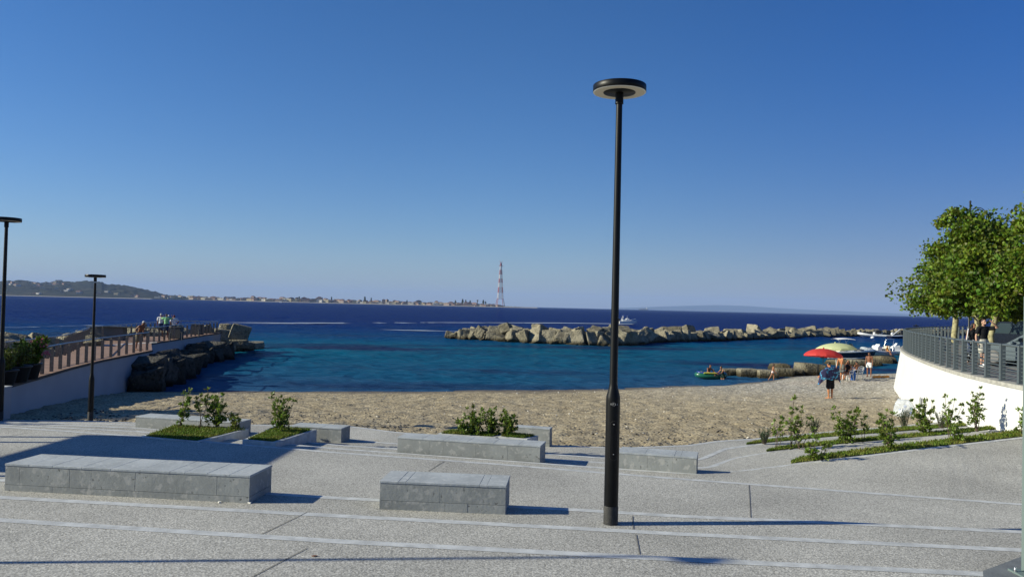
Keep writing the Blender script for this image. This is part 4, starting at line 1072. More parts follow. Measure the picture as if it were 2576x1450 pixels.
# blocks at the tip of the pier
def pblk(px, py, z, dims, rot, label, me=None, name='concrete_block', dy=0):
    b = P(px, py, z); return place(me or RB[0], name, b+Vector((0, dims[1]/2+dy, dims[2]/2)), dims, rot, label, group='blocks and rocks around the pier')
pb = 'block at the pier tip'
pblk(597, 856, SEA+1.35, (1.55, 1.3, 1.35), (0, .25, .35), 'highest pale concrete block standing behind the tip of the pier')
pblk(563, 861, SEA+.9, (.95, 1.6, 1.75), (0, .04, -.1), 'dark upright concrete block touching the tip of the pier', RB[1])
pblk(601, 868, SEA+.95, (1.65, 1.3, .5), (0, .0, .12), 'flat pale slab block below the highest one at the pier tip', RB[2], dy=-.7)
pblk(616, 876, SEA+.45, (2.6, 1.7, .62), (0, .06, -.25), 'long dark slab block reaching right from the pier tip', RB[1])
pblk(606, 888, SEA-.2, (1.7, 1.5, .75), (0, .02, .1), 'low block with sunlit corner at the water below the pier tip', RB[0])
pblk(640, 882, SEA-.3, (1.5, 1.6, .95), (0, .0, .3), 'rounded dark block farthest right at the pier tip', RB[2])
pblk(578, 889, SEA-.2, (1.5, 1.6, 1.1), (.1, 0, .6), 'dark shaded block under the fascia at the pier tip', RB[1])
WLp = [(318, 977), (350, 976), (388, 974), (420, 972), (437, 957), (460, 940), (514, 915), (555, 903), (585, 894)]
TPp = [(318, 950), (350, 912), (388, 889), (420, 880), (460, 878), (506, 862), (555, 853), (585, 870)]
rk = random.Random(21)
for i, x in enumerate((346, 364, 386, 408, 428, 442, 456, 474, 492, 510, 530, 550, 568)):
    y = lerp_poly(WLp, x)[0]; yt = lerp_poly(TPp, x)[0]
    c = P(x, y, SEA if x > 400 else -1.45); mpp = c.y/FPX; Ht = (y-yt)*mpp; hh = Ht*rk.uniform(.55, .68); w_ = rk.uniform(1.05, 1.5)
    place(RD[i % 6], 'dark_rock', c+Vector((-.05, w_*.35, hh*.5-.15)), (w_, w_, hh+.35), (rk.uniform(-.25, .25), rk.uniform(-.25, .25), rk.uniform(0, 3)),
          f'dark rock at the water below the pier, {ORD[i] if i < 11 else "last"} from the white wall foot' if i != 12 else 'dark rock at the water directly below the pier tip', 'rock', 'rocks below the pier')
    if i % 2 == 0 or x > 380:
        c2 = c+Vector((-.75, w_*.75, hh*.85)); w2_ = rk.uniform(1.1, 1.6)
        place(RD[(i+2) % 6], 'dark_rock', c2, (w2_, w2_, Ht*.55), (rk.uniform(-.35, .35), rk.uniform(-.35, .35), rk.uniform(0, 3)),
              'dark rock of the upper layer wedged under the pier fascia', 'rock', 'upper rocks below the pier')
# seaward blocks behind the pier
for i, (px, py, w, h, lab) in enumerate([(10, 905, 2.0, 2.3, 'tall dark concrete block behind the left street lamp, seaward of the pier'), (52, 872, 2.0, 1.0, 'low pale block behind the oleander, seaward of the pier'),
    (122, 868, 2.3, 1.75, 'tilted tan block showing above the seaward railing, left one of two'), (188, 864, 2.4, 1.9, 'tilted tan block showing above the seaward railing, right one of two')]):
    c = PY(px, py, 44+i*1.5); c.z = SEA
    place(BM[i], 'concrete_block', Vector((c.x, c.y, SEA+h*.5+.35)), (w, w, h), (.2*(-1)**i, .25, .5+i), lab, group='blocks and rocks around the pier')
for i in range(13):
    f = i/12; p = FE[2].lerp(FE[3], min(1, f*2)) if f < .5 else FE[3].lerp(FE[5], f*2-1)
    sz = rnd.uniform(1.7, 2.2)
    place(rnd.choice(BM), 'concrete_block', Vector((p.x-1.4+1.0*max(0, f-.8)*5, p.y+.6+1.2*max(0, f-.6), SEA+1.35+rnd.uniform(-.2, .2))), (sz, sz, sz*.95), (rnd.uniform(-.3, .3), rnd.uniform(-.3, .3), rnd.uniform(0, 3)),
          'tan concrete block of the row just behind the seaward railing of the pier tip', group='row of blocks behind the seaward pier railing')
for i in range(6):
    p = FE[1].lerp(FE[2], (i+.5)/6)
    place(rnd.choice(BM), 'concrete_block', Vector((p.x-1.9, p.y+.3, SEA+1.0)), (1.9, 1.9, 1.9), (rnd.uniform(-.3, .3), rnd.uniform(-.3, .3), rnd.uniform(0, 3)),
          'dark tan block of the row seaward of the pier bend', group='row of blocks behind the pier bend')
for i in range(6):
    p = FE[0].lerp(FE[1], (i+.3)/6)
    place(rnd.choice(BM), 'concrete_block', Vector((p.x-1.6, p.y+.3, SEA+.75)), (1.9, 1.7, 1.8), (rnd.uniform(-.3, .3), rnd.uniform(-.3, .3), rnd.uniform(0, 3)),
          'tan block seen through the nearest seaward pier railing', group='row of blocks behind the nearest pier railing')
# low slab row in the cove
for (x0, x1, yb, yt, dpt, lab, me) in [
    (1822, 1858, 944, 929.5, 1.2, 'leftmost low slab of the cove row, sloping into the water beside the dinghy', 0), (1864, 1911, 948.5, 929, 1.4, 'long low slab, second from the left in the cove row', 1),
    (1911, 1962, 952, 933, 1.5, 'low slab directly behind the walking girl', 2), (1958, 2000, 948, 928, 1.5, 'low slab right behind the girl, next to the beach', 0), (1990, 2024, 945, 929, 1.4, 'dark-sided slab left of the big tilted block', 1),
    (2021, 2060, 943, 915, 2.2, 'big tilted pale block behind the man with the towel', 2), (1952, 1985, 930, 916, 1.5, 'rounded rock behind the slab row, just above the girl', 3), (2050, 2090, 938, 919, 1.6, 'dark block behind the red parasol pole', 4),
    (2145, 2182, 922, 906, 1.8, 'pale squarish rock left of the man in white trunks', 0), (2100, 2145, 918, 906, 1.8, 'low rock behind the shirtless bending man', 3), (2192, 2222, 918, 905, 1.7, 'dark rock right of the man in white trunks', 4),
    (2210, 2242, 913, 897, 2.0, 'brown flat-topped rock near the grey inflatable boat', 3), (2236, 2262, 912, 899, 2.0, 'brown rock touching the white wall edge', 4)]:
    b = P((x0+x1)/2, yb, SEA if yb < 947 or x0 < 1960 else SEA); w = (x1-x0)*b.y/FPX; h = (yb-yt)*b.y/FPX
    z = SEA
    place(RB[me] if me < 3 else RM[me-3], 'slab_block' if me < 3 else 'rock', Vector((b.x, b.y+dpt/2, z+h/2-.12)), (w*1.02, dpt, h+.3), (rnd.uniform(-.04, .04), rnd.uniform(-.05, .05), rnd.uniform(-.12, .12)), lab, 'rock', 'low slabs and rocks across the cove')

# ================================================================== PYLON
M_red = mat('pylon_red', (.30, .055, .05), .7); M_pw = mat('pylon_white', (.55, .52, .50), .7)
pb_ = PY(1258, 768, 4000); pb_.z = SEA+3
t = empty('lattice_tower', pb_, R(12), 'very tall red and white lattice pylon on the far low point', 'pylon')
HT = (768-653)*4000/FPX
def leg(nm, lev, m, w):
    mb = MB()
    for a in range(4):
        sx_, sy_ = ((-1, -1), (1, -1), (1, 1), (-1, 1))[a]
        for z0, z1 in zip(lev, lev[1:]): mb.tube([(sx_*hw(z0), sy_*hw(z0), z0), (sx_*hw(z1), sy_*hw(z1), z1)], w, 4, cap=False, sm=False)
    k = list(lev)
    for z0, z1 in zip(k, k[1:]):
        for a in range(4):
            c0 = ((-1, -1), (1, -1), (1, 1), (-1, 1))[a]; c1 = ((-1, -1), (1, -1), (1, 1), (-1, 1))[(a+1) % 4]
            if z0 > HT*.17:
                mb.tube([(c0[0]*hw(z0), c0[1]*hw(z0), z0), (c1[0]*hw(z1), c1[1]*hw(z1), z1)], w*.45, 4, cap=False, sm=False)
                mb.tube([(c1[0]*hw(z0), c1[1]*hw(z0), z0), (c0[0]*hw(z1), c0[1]*hw(z1), z1)], w*.45, 4, cap=False, sm=False)
            mb.tube([(c0[0]*hw(z1), c0[1]*hw(z1), z1), (c1[0]*hw(z1), c1[1]*hw(z1), z1)], w*.5, 4, cap=False, sm=False)
    mb.build(nm, m, t)
def hw(z):
    f = z/HT; return float(np.interp(f, [0, .175, .3, .5, .7, .9, 1], [20, 13, 11, 8.5, 6, 3.2, 2.6]))
def lv(a, b, n): return [HT*(a+(b-a)*i/n) for i in range(n+1)]
leg('leg_section', lv(0, .175, 1), M_red, 1.3); leg('white_section', lv(.175, .30, 2), M_pw, 1.0); leg('red_section', lv(.30, .42, 2), M_red, 1.2)
leg('white_section', lv(.42, .52, 2), M_pw, .9); leg('red_section', lv(.52, .61, 2), M_red, 1.15); leg('white_section', lv(.61, .70, 2), M_pw, .9); leg('red_section', lv(.70, .80, 3), M_red, 1.1)
leg('white_section', lv(.80, .885, 2), M_pw, .9); leg('red_section', lv(.885, .95, 2), M_red, 1.2)
mb = MB(); mb.tube([(-11, 0, HT*.893), (11, 0, HT*.89)], 1.4, 6); mb.tube([(0, 0, HT*.93), (-7, 0, HT)], 1.1, 5); mb.tube([(0, 0, HT*.93), (7, 0, HT*.995)], 1.1, 5); mb.build('crossarm', M_red, t)

# ================================================================== FAR TOWN
wallc = [(.42, .40, .36), (.46, .36, .27), (.38, .30, .25), (.52, .50, .47), (.44, .38, .24), (.40, .27, .21)]
M_fw = [mat(f'town_wall_{i}', c, .9, var=.12, vs=.2) for i, c in enumerate(wallc)]
M_fr = mat('town_roof', (.24, .11, .07), .9, var=.2, vs=.1); M_fwin = mat('town_window', (.03, .035, .045), .4)
def house_mesh(i, flat):
    mb = MB(); mb.box((0, 0, .5), (1, 1, 1), 0)
    if flat: mb.box((0, 0, 1.02), (1.04, 1.04, .05), 0); mb.box((.2, .1, 1.1), (.25, .25, .16), 0)
    else: mb.prism([(-.54, 1.0), (.54, 1.0), (0, 1.26)], -.54, .54, 1, axis='y')
    for r_ in range(2):
        for c_ in range(4):
            mb.box((-.36+c_*.24, -.502, .28+r_*.42), (.10, .01, .2), 2)
            mb.box((-.502, -.36+c_*.24, .28+r_*.42), (.01, .10, .2), 2)
    o = mb.build('town_house', [M_fw[i], M_fr, M_fwin]); me = o.data; bpy.data.objects.remove(o); return me
HM = [house_mesh(i, i in (0, 3, 4)) for i in range(6)]
rnd = random.Random(77)
def house(x, Y, z, w, h, lab, grp):
    p = PY(x, 750, Y); o = bpy.data.objects.new('town_house', rnd.choice(HM)); col.objects.link(o)
    o.location = (p.x, Y, z); o.scale = (w, w*rnd.uniform(.6, 1), h); o.rotation_euler.z = rnd.uniform(-.5, .5)
    tag(o, lab, 'house', grp)
def hill_z(x, Y):
    j = int(np.clip((Y-SY0)/(RY-SY0)*(ny_-1), 0, ny_-1)); i = int(np.clip((x+400)/960*(nx_-1), 0, nx_-1)); return hillV[j, i, 2]
for i in range(44):
    x = rnd.uniform(10, 175) if i < 32 else rnd.uniform(175, 420); Y = SY0+(RY-SY0)*(rnd.uniform(.05, .8) if i < 32 else rnd.uniform(.03, .22)); 
    house(x, Y, hill_z(x, Y)-2, rnd.uniform(12, 26), rnd.uniform(7, 12), 'small pale house scattered on the wooded far hill', 'houses on the far hill')
x = 428
while x < 1262:
    for row in range(2):
        Y = 3625+row*110+rnd.uniform(0, 60); w = rnd.uniform(12, 30); h = rnd.uniform(7, 12)+(3 if 700 < x*1 < 880 else 0)+(rnd.random() < .06)*6
        hz = lerp_poly(pt, x)
        z = SEA+.6+min(1, (Y-3620)/(700*hz[1])*3)*hz[0]
        if x > 1180: h *= .8
        house(x+rnd.uniform(-4, 4), Y, z-1, w, h, 'one of the pale low houses packed along the far shore', 'houses of the far shore town')
    x += rnd.uniform(6.5, 9.5)
fort = PY(152, 711, 4660); mb = MB(); mb.box((0, 0, 7), (64, 30, 14)); mb.box((-8, 0, 17), (30, 22, 8)); o = mb.build('hilltop_fort', mat('fort_stone', (.16, .14, .115), .9), loc=(fort.x, 4660, PY(152, 713, 4660).z)); tag(o, 'broad dark flat-roofed building on top of the far hill', 'building')
fort = PY(139, 711, 4600); mb = MB(); mb.box((0, 0, 5), (42, 24, 10)); o = mb.build('hilltop_building', M_fw[1], loc=(fort.x, 4600, PY(139, 714.5, 4600).z)); tag(o, 'tan building just left of the dark hilltop building', 'building')
def ctree(px, Y, h, w, lab, conif=True):
    p = PY(px, 750, Y); hz = lerp_poly(pt, min(max(px, 380), 1340)); z = SEA+hz[0]
    t = empty('far_tree', (p.x, Y, z), 0, lab, 'tree', 'trees rising over the far town'); mb = MB(); mb.tube([(0, 0, 0), (0, 0, h*.5)], w*.06, 6); mb.build('trunk', M_bark, t)
    rng = np.random.default_rng(int(px)); n = 260; f = rng.random(n); a = rng.random(n)*6.28
    r = w/2*((1-f)**.7 if conif else np.sin(np.pi*np.clip(f+.15, 0, 1))**.6)*rng.random(n)**.4
    C = np.stack([r*np.cos(a), r*np.sin(a), h*(.15+.85*f)], 1); V, F = leaves_np(C, rng.normal(size=(n, 3)), h*.16, h*.05, rng); np_mesh('crown', V, F, mat('far_crown', (.03, .045, .02), .9), t)
for px, h, w in ((1230-14, 26, 9), (1164, 27, 9), (1172, 24, 7), (1146, 20, 14), (1183, 22, 8), (1222, 20, 7)): ctree(px, 3760, h, w, {1216: 'slim conifer left of the pylon foot', 1164: 'tallest conifer of the pair left of the pylon', 1172: 'second conifer of the pair left of the pylon', 1146: 'broad dark tree left of the conifer pair', 1183: 'conifer right of the pair left of the pylon', 1222: 'small conifer nearest the pylon foot'}[px])
for px, h, w in ((918, 26, 9), (934, 20, 6), (834, 20, 6), (753, 18, 14), (975, 17, 7), (1213-189, 15, 9)): ctree(px, 3740, h, w, {918: 'tall pointed conifer over the middle of the far town', 934: 'slimmer conifer right of the tall pointed one over the town', 834: 'thin pointed tree over the far town, left of the tall conifer', 753: 'dark round-topped tree over the left part of the far town', 975: 'small conifer over the right half of the far town', 1024: 'broad little tree over the right half of the far town'}[px])
wt = PY(1201, 765, 3800); mb = MB(); mb.tube([(0, 0, 0), (0, 0, 22)], 2.0, 8); mb.lathe([(0, 21), (4.5, 22), (4.5, 26), (0, 27)], 12); tag(mb.build('water_tower', mat('tower_dark', (.08, .07, .07), .8), loc=(wt.x, 3800, SEA+6)), 'dark slender water tower between the conifers and the pylon', 'tower')
# ship on the horizon
p = PY(1619, 778, 9000); t = empty('cargo_ship', (p.x, 9000, SEA), 0, 'grey cargo ship with white superstructure on the horizon', 'ship')
mb = MB(); mb.prism([(-55, 9), (-52, 0), (50, 0), (54, 9), (54, 12), (-46, 10), (-55, 13)], -8, 8, axis='y'); mb.build('hull', mat('ship_grey', (.12, .14, .17), .7), t)
mb = MB(); mb.box((34, 0, 18), (14, 12, 16)); mb.box((34, 0, 28), (8, 8, 5)); mb.build('superstructure', mat('ship_white', (.7, .7, .68), .6), t)
mb = MB(); mb.box((-5, 0, 12.5), (62, 10, 4)); mb.build('cargo', mat('ship_cargo', (.3, .28, .26), .8), t)
# ================================================================== BOATS
M_gel = mat('white_gelcoat', (.72, .72, .70), .3, spec=.5); M_navy = mat('navy_hull', (.008, .010, .028), .25); M_grub = mat('grey_rubber', (.42, .45, .46), .5)
M_wrub = mat('white_rubber', (.70, .70, .68), .5); M_blk = mat('black_plastic', (.015, .015, .017), .5); M_chrome = mat('polished_steel', (.6, .6, .6), .25, metal=1)
M_glass = mat('tinted_glass', (.03, .045, .05), .08, spec=.8); M_cush = mat('boat_cushion', (.50, .44, .34), .8); M_canv = mat('white_canvas', (.74, .74, .72), .8)
def hullmesh(L_, W, hb_, hs, m_side, m_deck, t, boot=None):
    # sections from stern (-L/2) to bow (+L/2); x forward
    n = 14; rows = []
    for i in range(n):
        f = i/(n-1); x = -L_/2+L_*f; w = W/2*(1 if f < .45 else cos((f-.45)/.55*pi/2)**.75)+.02; sheer = hs+(hb_-hs)*f**1.8
        keel = -.25*(1-f**3)+ (f**5)*hs*.6
        rows.append([(x-.35*L_*.0, -w*.55, keel), (x, -w*.92, .12+keel*.2+f**3*.2), (x+.05*f*L_*.6, -w, sheer), (x+.05*f*L_*.6, w, sheer), (x, w*.92, .12+keel*.2+f**3*.2), (x, w*.55, keel)])
    mb = MB(); V = [p for r_ in rows for p in r_]; F = []
    for i in range(n-1):
        for j in (0, 1, 3, 4, 5): F.append((6*i+j, 6*i+(j+1) % 6, 6*i+6+(j+1) % 6, 6*i+6+j))
    F.append((0, 1, 2, 3, 4, 5)); F.append(tuple(reversed(range(6*n-6, 6*n)))); mb.add(V, F, 0, sm=False); mb.build('hull', m_side, t)
    mb = MB(); V = []; F = []
    for r_ in rows: V += [(r_[2][0], r_[2][1]-.02, r_[2][2]), (r_[2][0], r_[2][1]-.02, r_[2][2]+.09), (r_[2][0], r_[2][1]*.72, r_[2][2]+.10), (r_[3][0], r_[3][1]*.72, r_[3][2]+.10), (r_[3][0], r_[3][1]+.02, r_[3][2]+.09), (r_[3][0], r_[3][1]+.02, r_[3][2])]
    for i in range(n-1):
        for j in range(5): F.append((6*i+j, 6*i+j+1, 6*i+7+j, 6*i+6+j))
    mb.add(V, F); mb.build('deck', m_deck, t)
def outboard(t, x, y, z, s=1.0, m=None, tilt=0.5, rz=0):
    mb = MB(); Mx = Matrix.Translation((x, y, z)) @ Matrix.Rotation(rz, 4, 'Z') @ Matrix.Rotation(-tilt, 4, 'Y') @ Matrix.Scale(s, 4)
    mb.ball((0, 0, .45), (.30, .20, .33), 12, 8, 0, Mx); mb.box((.02, 0, .28), (.46, .34, .22), 0, 0, Mx, bev=.03)
    o = mb.build('engine_cowl', m or M_gel, t); mb = MB(); mb.box((0, 0, -.15), (.16, .12, .7), 0, 0, Mx); mb.box((-.06, 0, -.5), (.34, .03, .16), 0, 0, Mx); mb.build('engine_leg', M_blk if m else M_grub, t)
def boat_motor(loc, rz, label):
    t = empty('motorboat', loc, rz, label, 'boat'); hullmesh(5.6, 2.0, .95, .68, M_navy, M_gel, t)
    mb = MB(); mb.tube([(-2.8, -1.0, .10), (-.2, -1.0, .10), (1.6, -.72, .22)], .05, 6); mb.build('boot_stripe', M_gel, t)
    mb = MB(); mb.box((.0, 0, 1.0), (.7, .8, .75), bev=.05); mb.build('console', M_gel, t)
    mb = MB(); mb.add([(.35, -.45, 1.3), (.35, .45, 1.3), (.1, .42, 1.72), (.1, -.42, 1.72)], [(0, 1, 2, 3)]); mb.build('windscreen', M_glass, t)
    mb = MB(); mb.box((-1.0, 0, .95), (.55, 1.0, .5), bev=.05); mb.box((-1.24, 0, 1.3), (.12, 1.0, .5), bev=.03); mb.box((1.1, 0, .98), (.8, .7, .3), bev=.05); mb.build('seat', M_cush, t)
    mb = MB()
    for y in (-.9, .9):
        mb.tube([(-.3, y, .75), (-.9, y, 2.15)], .025, 6); mb.tube([(-1.5, y, .75), (-.5, y, 2.15)], .025, 6)
    mb.build('bimini_frame', M_chrome, t)
    mb = MB(); V = []; 
    for i in range(9):
        x = -1.7+i*.25
        for j in range(7):
            y = -1+j/3; V.append((x, y, 2.2+.10*cos((i-4)/4*1.4)-.09*(abs(j-3)/3)**2))
    mb.add(V, [tuple(f) for f in grid_faces(9, 7)], 0, None, True); mb.add([(p[0], p[1], p[2]-.03) for p in V], [tuple(f) for f in grid_faces(9, 7)], 0, None, True); mb.build('bimini_top', M_canv, t)
    mb = MB(); mb.tube([(.9, -.85, .85), (1.3, -.75, 1.15), (2.2, -.35, 1.3), (2.6, 0, 1.3), (2.2, .35, 1.3), (1.3, .75, 1.15), (.9, .85, .85)], .018, 6)
    for a in ((1.3, -.75), (2.2, -.35), (2.2, .35), (1.3, .75)): mb.tube([(a[0], a[1], .85), (a[0], a[1], 1.2)], .015, 5)
    mb.build('bow_rail', M_chrome, t); outboard(t, -2.95, 0, .55, 1, M_blk, 0); return t
def rib(loc, rz, label, L_=6.0, W=2.3, m=None, canopy=False, eng=1, aframe=False, engm=None, extra=None):
    t = empty('inflatable_boat', loc, rz, label, 'boat'); m = m or M_wrub; r = .26
    pts = []
    for f in np.linspace(0, 1, 9): pts.append((-L_/2+f*L_*.66, -W/2+r, .45+.1*f*f))
    for a in np.linspace(-pi/2, pi/2, 9)[1:-1]: pts.append((L_*.16+(L_*.32)*cos(a), (W/2-r)*sin(a), .55+.38*cos(a)))
    for f in np.linspace(1, 0, 9): pts.append((-L_/2+f*L_*.66, W/2-r, .45+.1*f*f))
    rad = [r*.35]+[r]*(len(pts)-2)+[r*.35]
    mb = MB(); mb.tube(pts, rad, 12); mb.build('tube', m, t)
    mb = MB(); mb.tube([(p[0], p[1]*1.0, p[2]) for p in pts], [q*1.0 for q in rad], 4) if False else None
    mb = MB()
    for s in (-1, 1): mb.tube([(p[0], p[1]+s*0+(-(r+.005) if p[1] < 0 else (r+.005)) if abs(p[1]) > .4 else p[1], p[2]) for p in pts if (p[1] < -.4 if s < 0 else p[1] > .4)], .03, 6)
    mb.build('rubbing_strake', M_grub if m is M_wrub else M_blk, t)
    mb = MB(); n = 10; V = []; F = []
    for i in range(n):
        f = i/(n-1); x = -L_/2+.1+f*L_*.93; w = (W/2-r)*(1 if f < .5 else cos((f-.5)*pi*.93)); k = -.28+.75*f**4
        V += [(x, -w, .36+f*f*.3), (x, 0, k), (x, w, .36+f*f*.3)]
    for i in range(n-1): F += [(3*i, 3*i+1, 3*i+4, 3*i+3), (3*i+1, 3*i+2, 3*i+5, 3*i+4), (3*i, 3*i+3, 3*i+5, 3*i+2)]
    F.append((0, 2, 1)); mb.add(V, F); mb.build('hull', M_gel, t)
    mb = MB(); mb.box((-.1, 0, .85), (.7, .7, .75), bev=.06); mb.add([(.1, -.35, 1.2), (.1, .35, 1.2), (-.12, .3, 1.5), (-.12, -.3, 1.5)], [(0, 1, 2, 3)]); mb.build('console', M_gel, t)
    mb = MB(); mb.box((-1.1, 0, .72), (.6, .9, .5), bev=.05); mb.box((-1.4, 0, 1.1), (.12, .9, .4), bev=.03); mb.build('seat', M_gel if canopy else M_cush, t)
    if canopy:
        mb = MB(); mb.box((-.6, 0, 1.35), (1.3, 1.2, .75), bev=.12); mb.build('dark_cover', M_blk, t)
    if aframe:
        mb = MB()
        for y in (-.7, .7): mb.tube([(-L_/2+.5, y, .6), (-L_/2+.3, y*.9, 1.9), (-L_/2+.1, y*.7, 2.1)], .035, 6)
        mb.tube([(-L_/2+.1, -.5, 2.1), (-L_/2+.1, .5, 2.1)], .035, 6); mb.build('roll_bar', M_chrome, t)
    for k in range(eng): outboard(t, -L_/2-.15, (k-(eng-1)/2)*.5, .55, 1.0, engm, .0 if eng < 2 else .7)
    return t
def at(x, y, z=SEA): return P(x, y, z)
boat_motor(at(2136, 902), .02, 'white-decked navy-hulled motorboat with white bimini, behind the parasols')
rib(at(2206, 897), R(180+18), 'grey-white inflatable boat nearest the low rocks, the child sitting on its tube', 4.2, 2.1, M_grub, aframe=True, engm=M_gel)
rib(at(2252, 893), R(180-4), 'white inflatable boat partly behind the white wall edge', 5.4, 2.2, M_wrub, eng=2, engm=M_gel)
rib(at(2200, 849.5), R(176), 'long white inflatable boat moored at the far breakwater, bow pointing left', 7.0, 2.8, M_wrub, canopy=True, engm=M_gel)
t = empty('motorboat', at(2256, 852.5), R(10), 'dark-hulled open boat with folded white poles at the far breakwater', 'boat'); hullmesh(3.6, 1.7, .8, .6, M_navy, M_gel, t)
mb = MB(); mb.tube([(-1.4, -.3, .7), (.5, -.3, 2.1)], .09, 6); mb.tube([(-.9, .3, .7), (.8, .3, 1.9)], .07, 6); mb.build('pole', M_canv, t); outboard(t, 1.2, 0, .8, 1.5, M_blk, .2)
# speedboat under way
t = empty('motorboat', at(1579, 814.6), R(3), 'white motorboat speeding out at sea with a foaming wake', 'boat'); hullmesh(5.8, 2.1, 1.25, .9, M_gel, M_gel, t)
mb = MB(); mb.box((-.1, 0, 1.4), (1.1, .9, .9), bev=.08); mb.build('console', M_gel, t); mb = MB(); mb.box((-1.2, 0, 1.2), (1.4, 1.3, .6), bev=.05); mb.build('cabin', M_gel, t)
mb = MB(); mb.tube([(-2.1, -.8, 1.0), (-1.5, -.8, 2.7)], .05, 6); mb.tube([(-2.1, .8, 1.0), (-1.5, .8, 2.7)], .05, 6); mb.tube([(-.2, -.6, 1.8), (-.2, -.6, 2.7)], .05, 6); mb.tube([(-.2, .6, 1.8), (-.2, .6, 2.7)], .05, 6); mb.build('top_frame', M_canv, t)
mb = MB(); mb.box((-.9, 0, 2.75), (1.7, 1.7, .08)); mb.build('top', mat('blue_canvas', (.10, .16, .42), .8), t)
mb = MB(); mb.tube([(.8, -.8, 1.3), (2.2, -.4, 1.75), (2.7, 0, 1.8), (2.2, .4, 1.75), (.8, .8, 1.3)], .05, 6); mb.build('bow_rail', M_canv, t)
outboard(t, -3.0, 0, .8, 1.3, M_blk, 0)
t = empty('jet_ski', at(2303, 821), 0, 'small dark jet ski far out at sea above the railing', 'jet ski'); mb = MB(); mb.prism([(-1.1, .2), (-1.2, .6), (-.2, .6), (.1, 1.0), (.35, .95), (.5, .65), (1.6, .5), (1.2, .15)], -.4, .4, axis='y'); mb.build('body', M_blk, t); mb = MB(); mb.tube([(.25, -.4, 1.1), (.25, .4, 1.1)], .05, 6); mb.build('handlebar', M_blk, t)
# small sailing boat far out
p = at(706, 764.5); t = empty('sailing_boat', P(706, 760.5, SEA), 0, 'tiny boat with a pale tilted sail far out before the town', 'boat'); d = t.location.y
s_ = d/FPX; mb = MB(); mb.prism([(-4*s_, 1.0*s_), (-3*s_, 0), (3*s_, 0), (4*s_, 1.2*s_)], -1.2*s_, 1.2*s_, axis='y'); mb.build('hull', M_gel, t); mb = MB(); mb.prism([(-1.5*s_, 1*s_), (1.5*s_, 1.2*s_), (2.6*s_, 6.5*s_)], -.1*s_, .1*s_, axis='y'); mb.build('sail', M_canv, t)
for px, py, lab in ((2195, 851, 'white mooring buoy left of the far inflatable boat, on open water'), (2149, 845.5, 'white mooring buoy at the foot of the breakwater blocks')):
    mb = MB(); mb.ball((0, 0, .16), (.42, .42, .36), 12, 8); tag(mb.build('mooring_buoy', M_gel, loc=at(px, py)), lab, 'buoy', 'white mooring buoys')
# dinghy with bathers
M_dg = mat('green_vinyl', (.012, .10, .06), .3); M_db = mat('blue_vinyl', (.02, .03, .22), .3); M_dy = mat('yellow_vinyl', (.55, .55, .06), .35)
dgl = at(1788, 951)
t = empty('toy_dinghy', dgl, R(4), 'green, blue and yellow inflatable toy dinghy with bathers in the shallow cove', 'dinghy')
pts = [(1.02*cos(a), .50*sin(a), .20+.07*abs(cos(a))**3) for a in np.linspace(0, 2*pi, 33)]
mb = MB(); mb.tube(pts, .19, 12, cap=False); mb.build('lower_tube', M_dg, t)
mb = MB(); mb.tube([(p[0]*.95+.15*(p[0] > 0)*0, p[1]*.95, p[2]+.15) for p in pts], .105, 10, cap=False); mb.build('upper_tube', M_db, t)
mb = MB(); mb.ball((-.72, 0, .37), (.17, .36, .13), 12, 8); mb.tube([(-.7, -.56, .43), (-.2, -.6, .43), (.25, -.6, .42)], .06, 8); mb.ball((.8, 0, .36), (.12, .3, .1), 10, 6); mb.build('seat_cushion', M_dy, t)
mb = MB(); mb.lathe([(0, .10), (.85, .10)], 20, 0, Matrix.Scale(.45, 4, (0, 1, 0))); mb.build('floor', M_dg, t)

# ================================================================== PARASOLS
def parasol(base, H, Rr, m, label, lean, polec, drop=.30, n=12):
    t = empty('parasol', base, 0, label, 'parasol', 'beach parasols'); t.rotation_euler = lean
    mb = MB(); mb.tube([(0, 0, -.2), (0, 0, H-.03)], .022, 8); mb.build('pole', polec, t)
    mb = MB(); V = [(0, 0, H)]; F = []; rings = 6
    for k in range(1, rings+1):
        f = k/rings; r_ = Rr*sin(f*1.15)/sin(1.15); z = H-drop*2.0*(1-cos(f*1.15))
        for j in range(n*4):
            a = 2*pi*j/(n*4); sag = (abs(sin(a*n/2)))*.045*f*f; V.append((r_*cos(a)*(1-sag*.7), r_*sin(a)*(1-sag*.7), z-sag*.1+sag*.9*f*.5))
    m4 = n*4
    for j in range(m4): F.append((0, 1+j, 1+(j+1) % m4))
    for k in range(rings-1):
        for j in range(m4): F.append((1+k*m4+j, 1+(k+1)*m4+j, 1+(k+1)*m4+(j+1) % m4, 1+k*m4+(j+1) % m4))
    o = len(V)
    for j in range(m4):
        q = V[1+(rings-1)*m4+j]; V.append((q[0]*1.005, q[1]*1.005, q[2]-.10-.02*(j % 4 == 2)))
    for j in range(m4): F.append((1+(rings-1)*m4+j, o+j, o+(j+1) % m4, 1+(rings-1)*m4+(j+1) % m4))
    mb.add(V, F, 0, None, False); mb.build('canopy', m, t)
    mb = MB()
    for j in range(n//1): 
        a = 2*pi*j/n; mb.tube([(0, 0, H-.45), (Rr*.55*cos(a), Rr*.55*sin(a), H-drop*.36)], .006, 4)
    mb.build('ribs', M_chrome, t); mb = MB(); mb.ball((0, 0, H+.02), (.05, .05, .06), 8, 6); mb.build('finial', m, t)
M_pr = mat('red_canopy', (.62, .05, .045), .7, transl=.35); M_pg = mat('pale_green_canopy', (.62, .66, .36), .7, transl=.3)
zg = sand_z(21, 51.5)
def PD(x, Y, dz=0.0):
    p = PY(x, 850, Y); return Vector((p.x, Y, sand_z(p.x, Y)+dz))
b1 = PD(2070, 50.5); hgt = PY(2073, 876, 50.5).z-b1.z
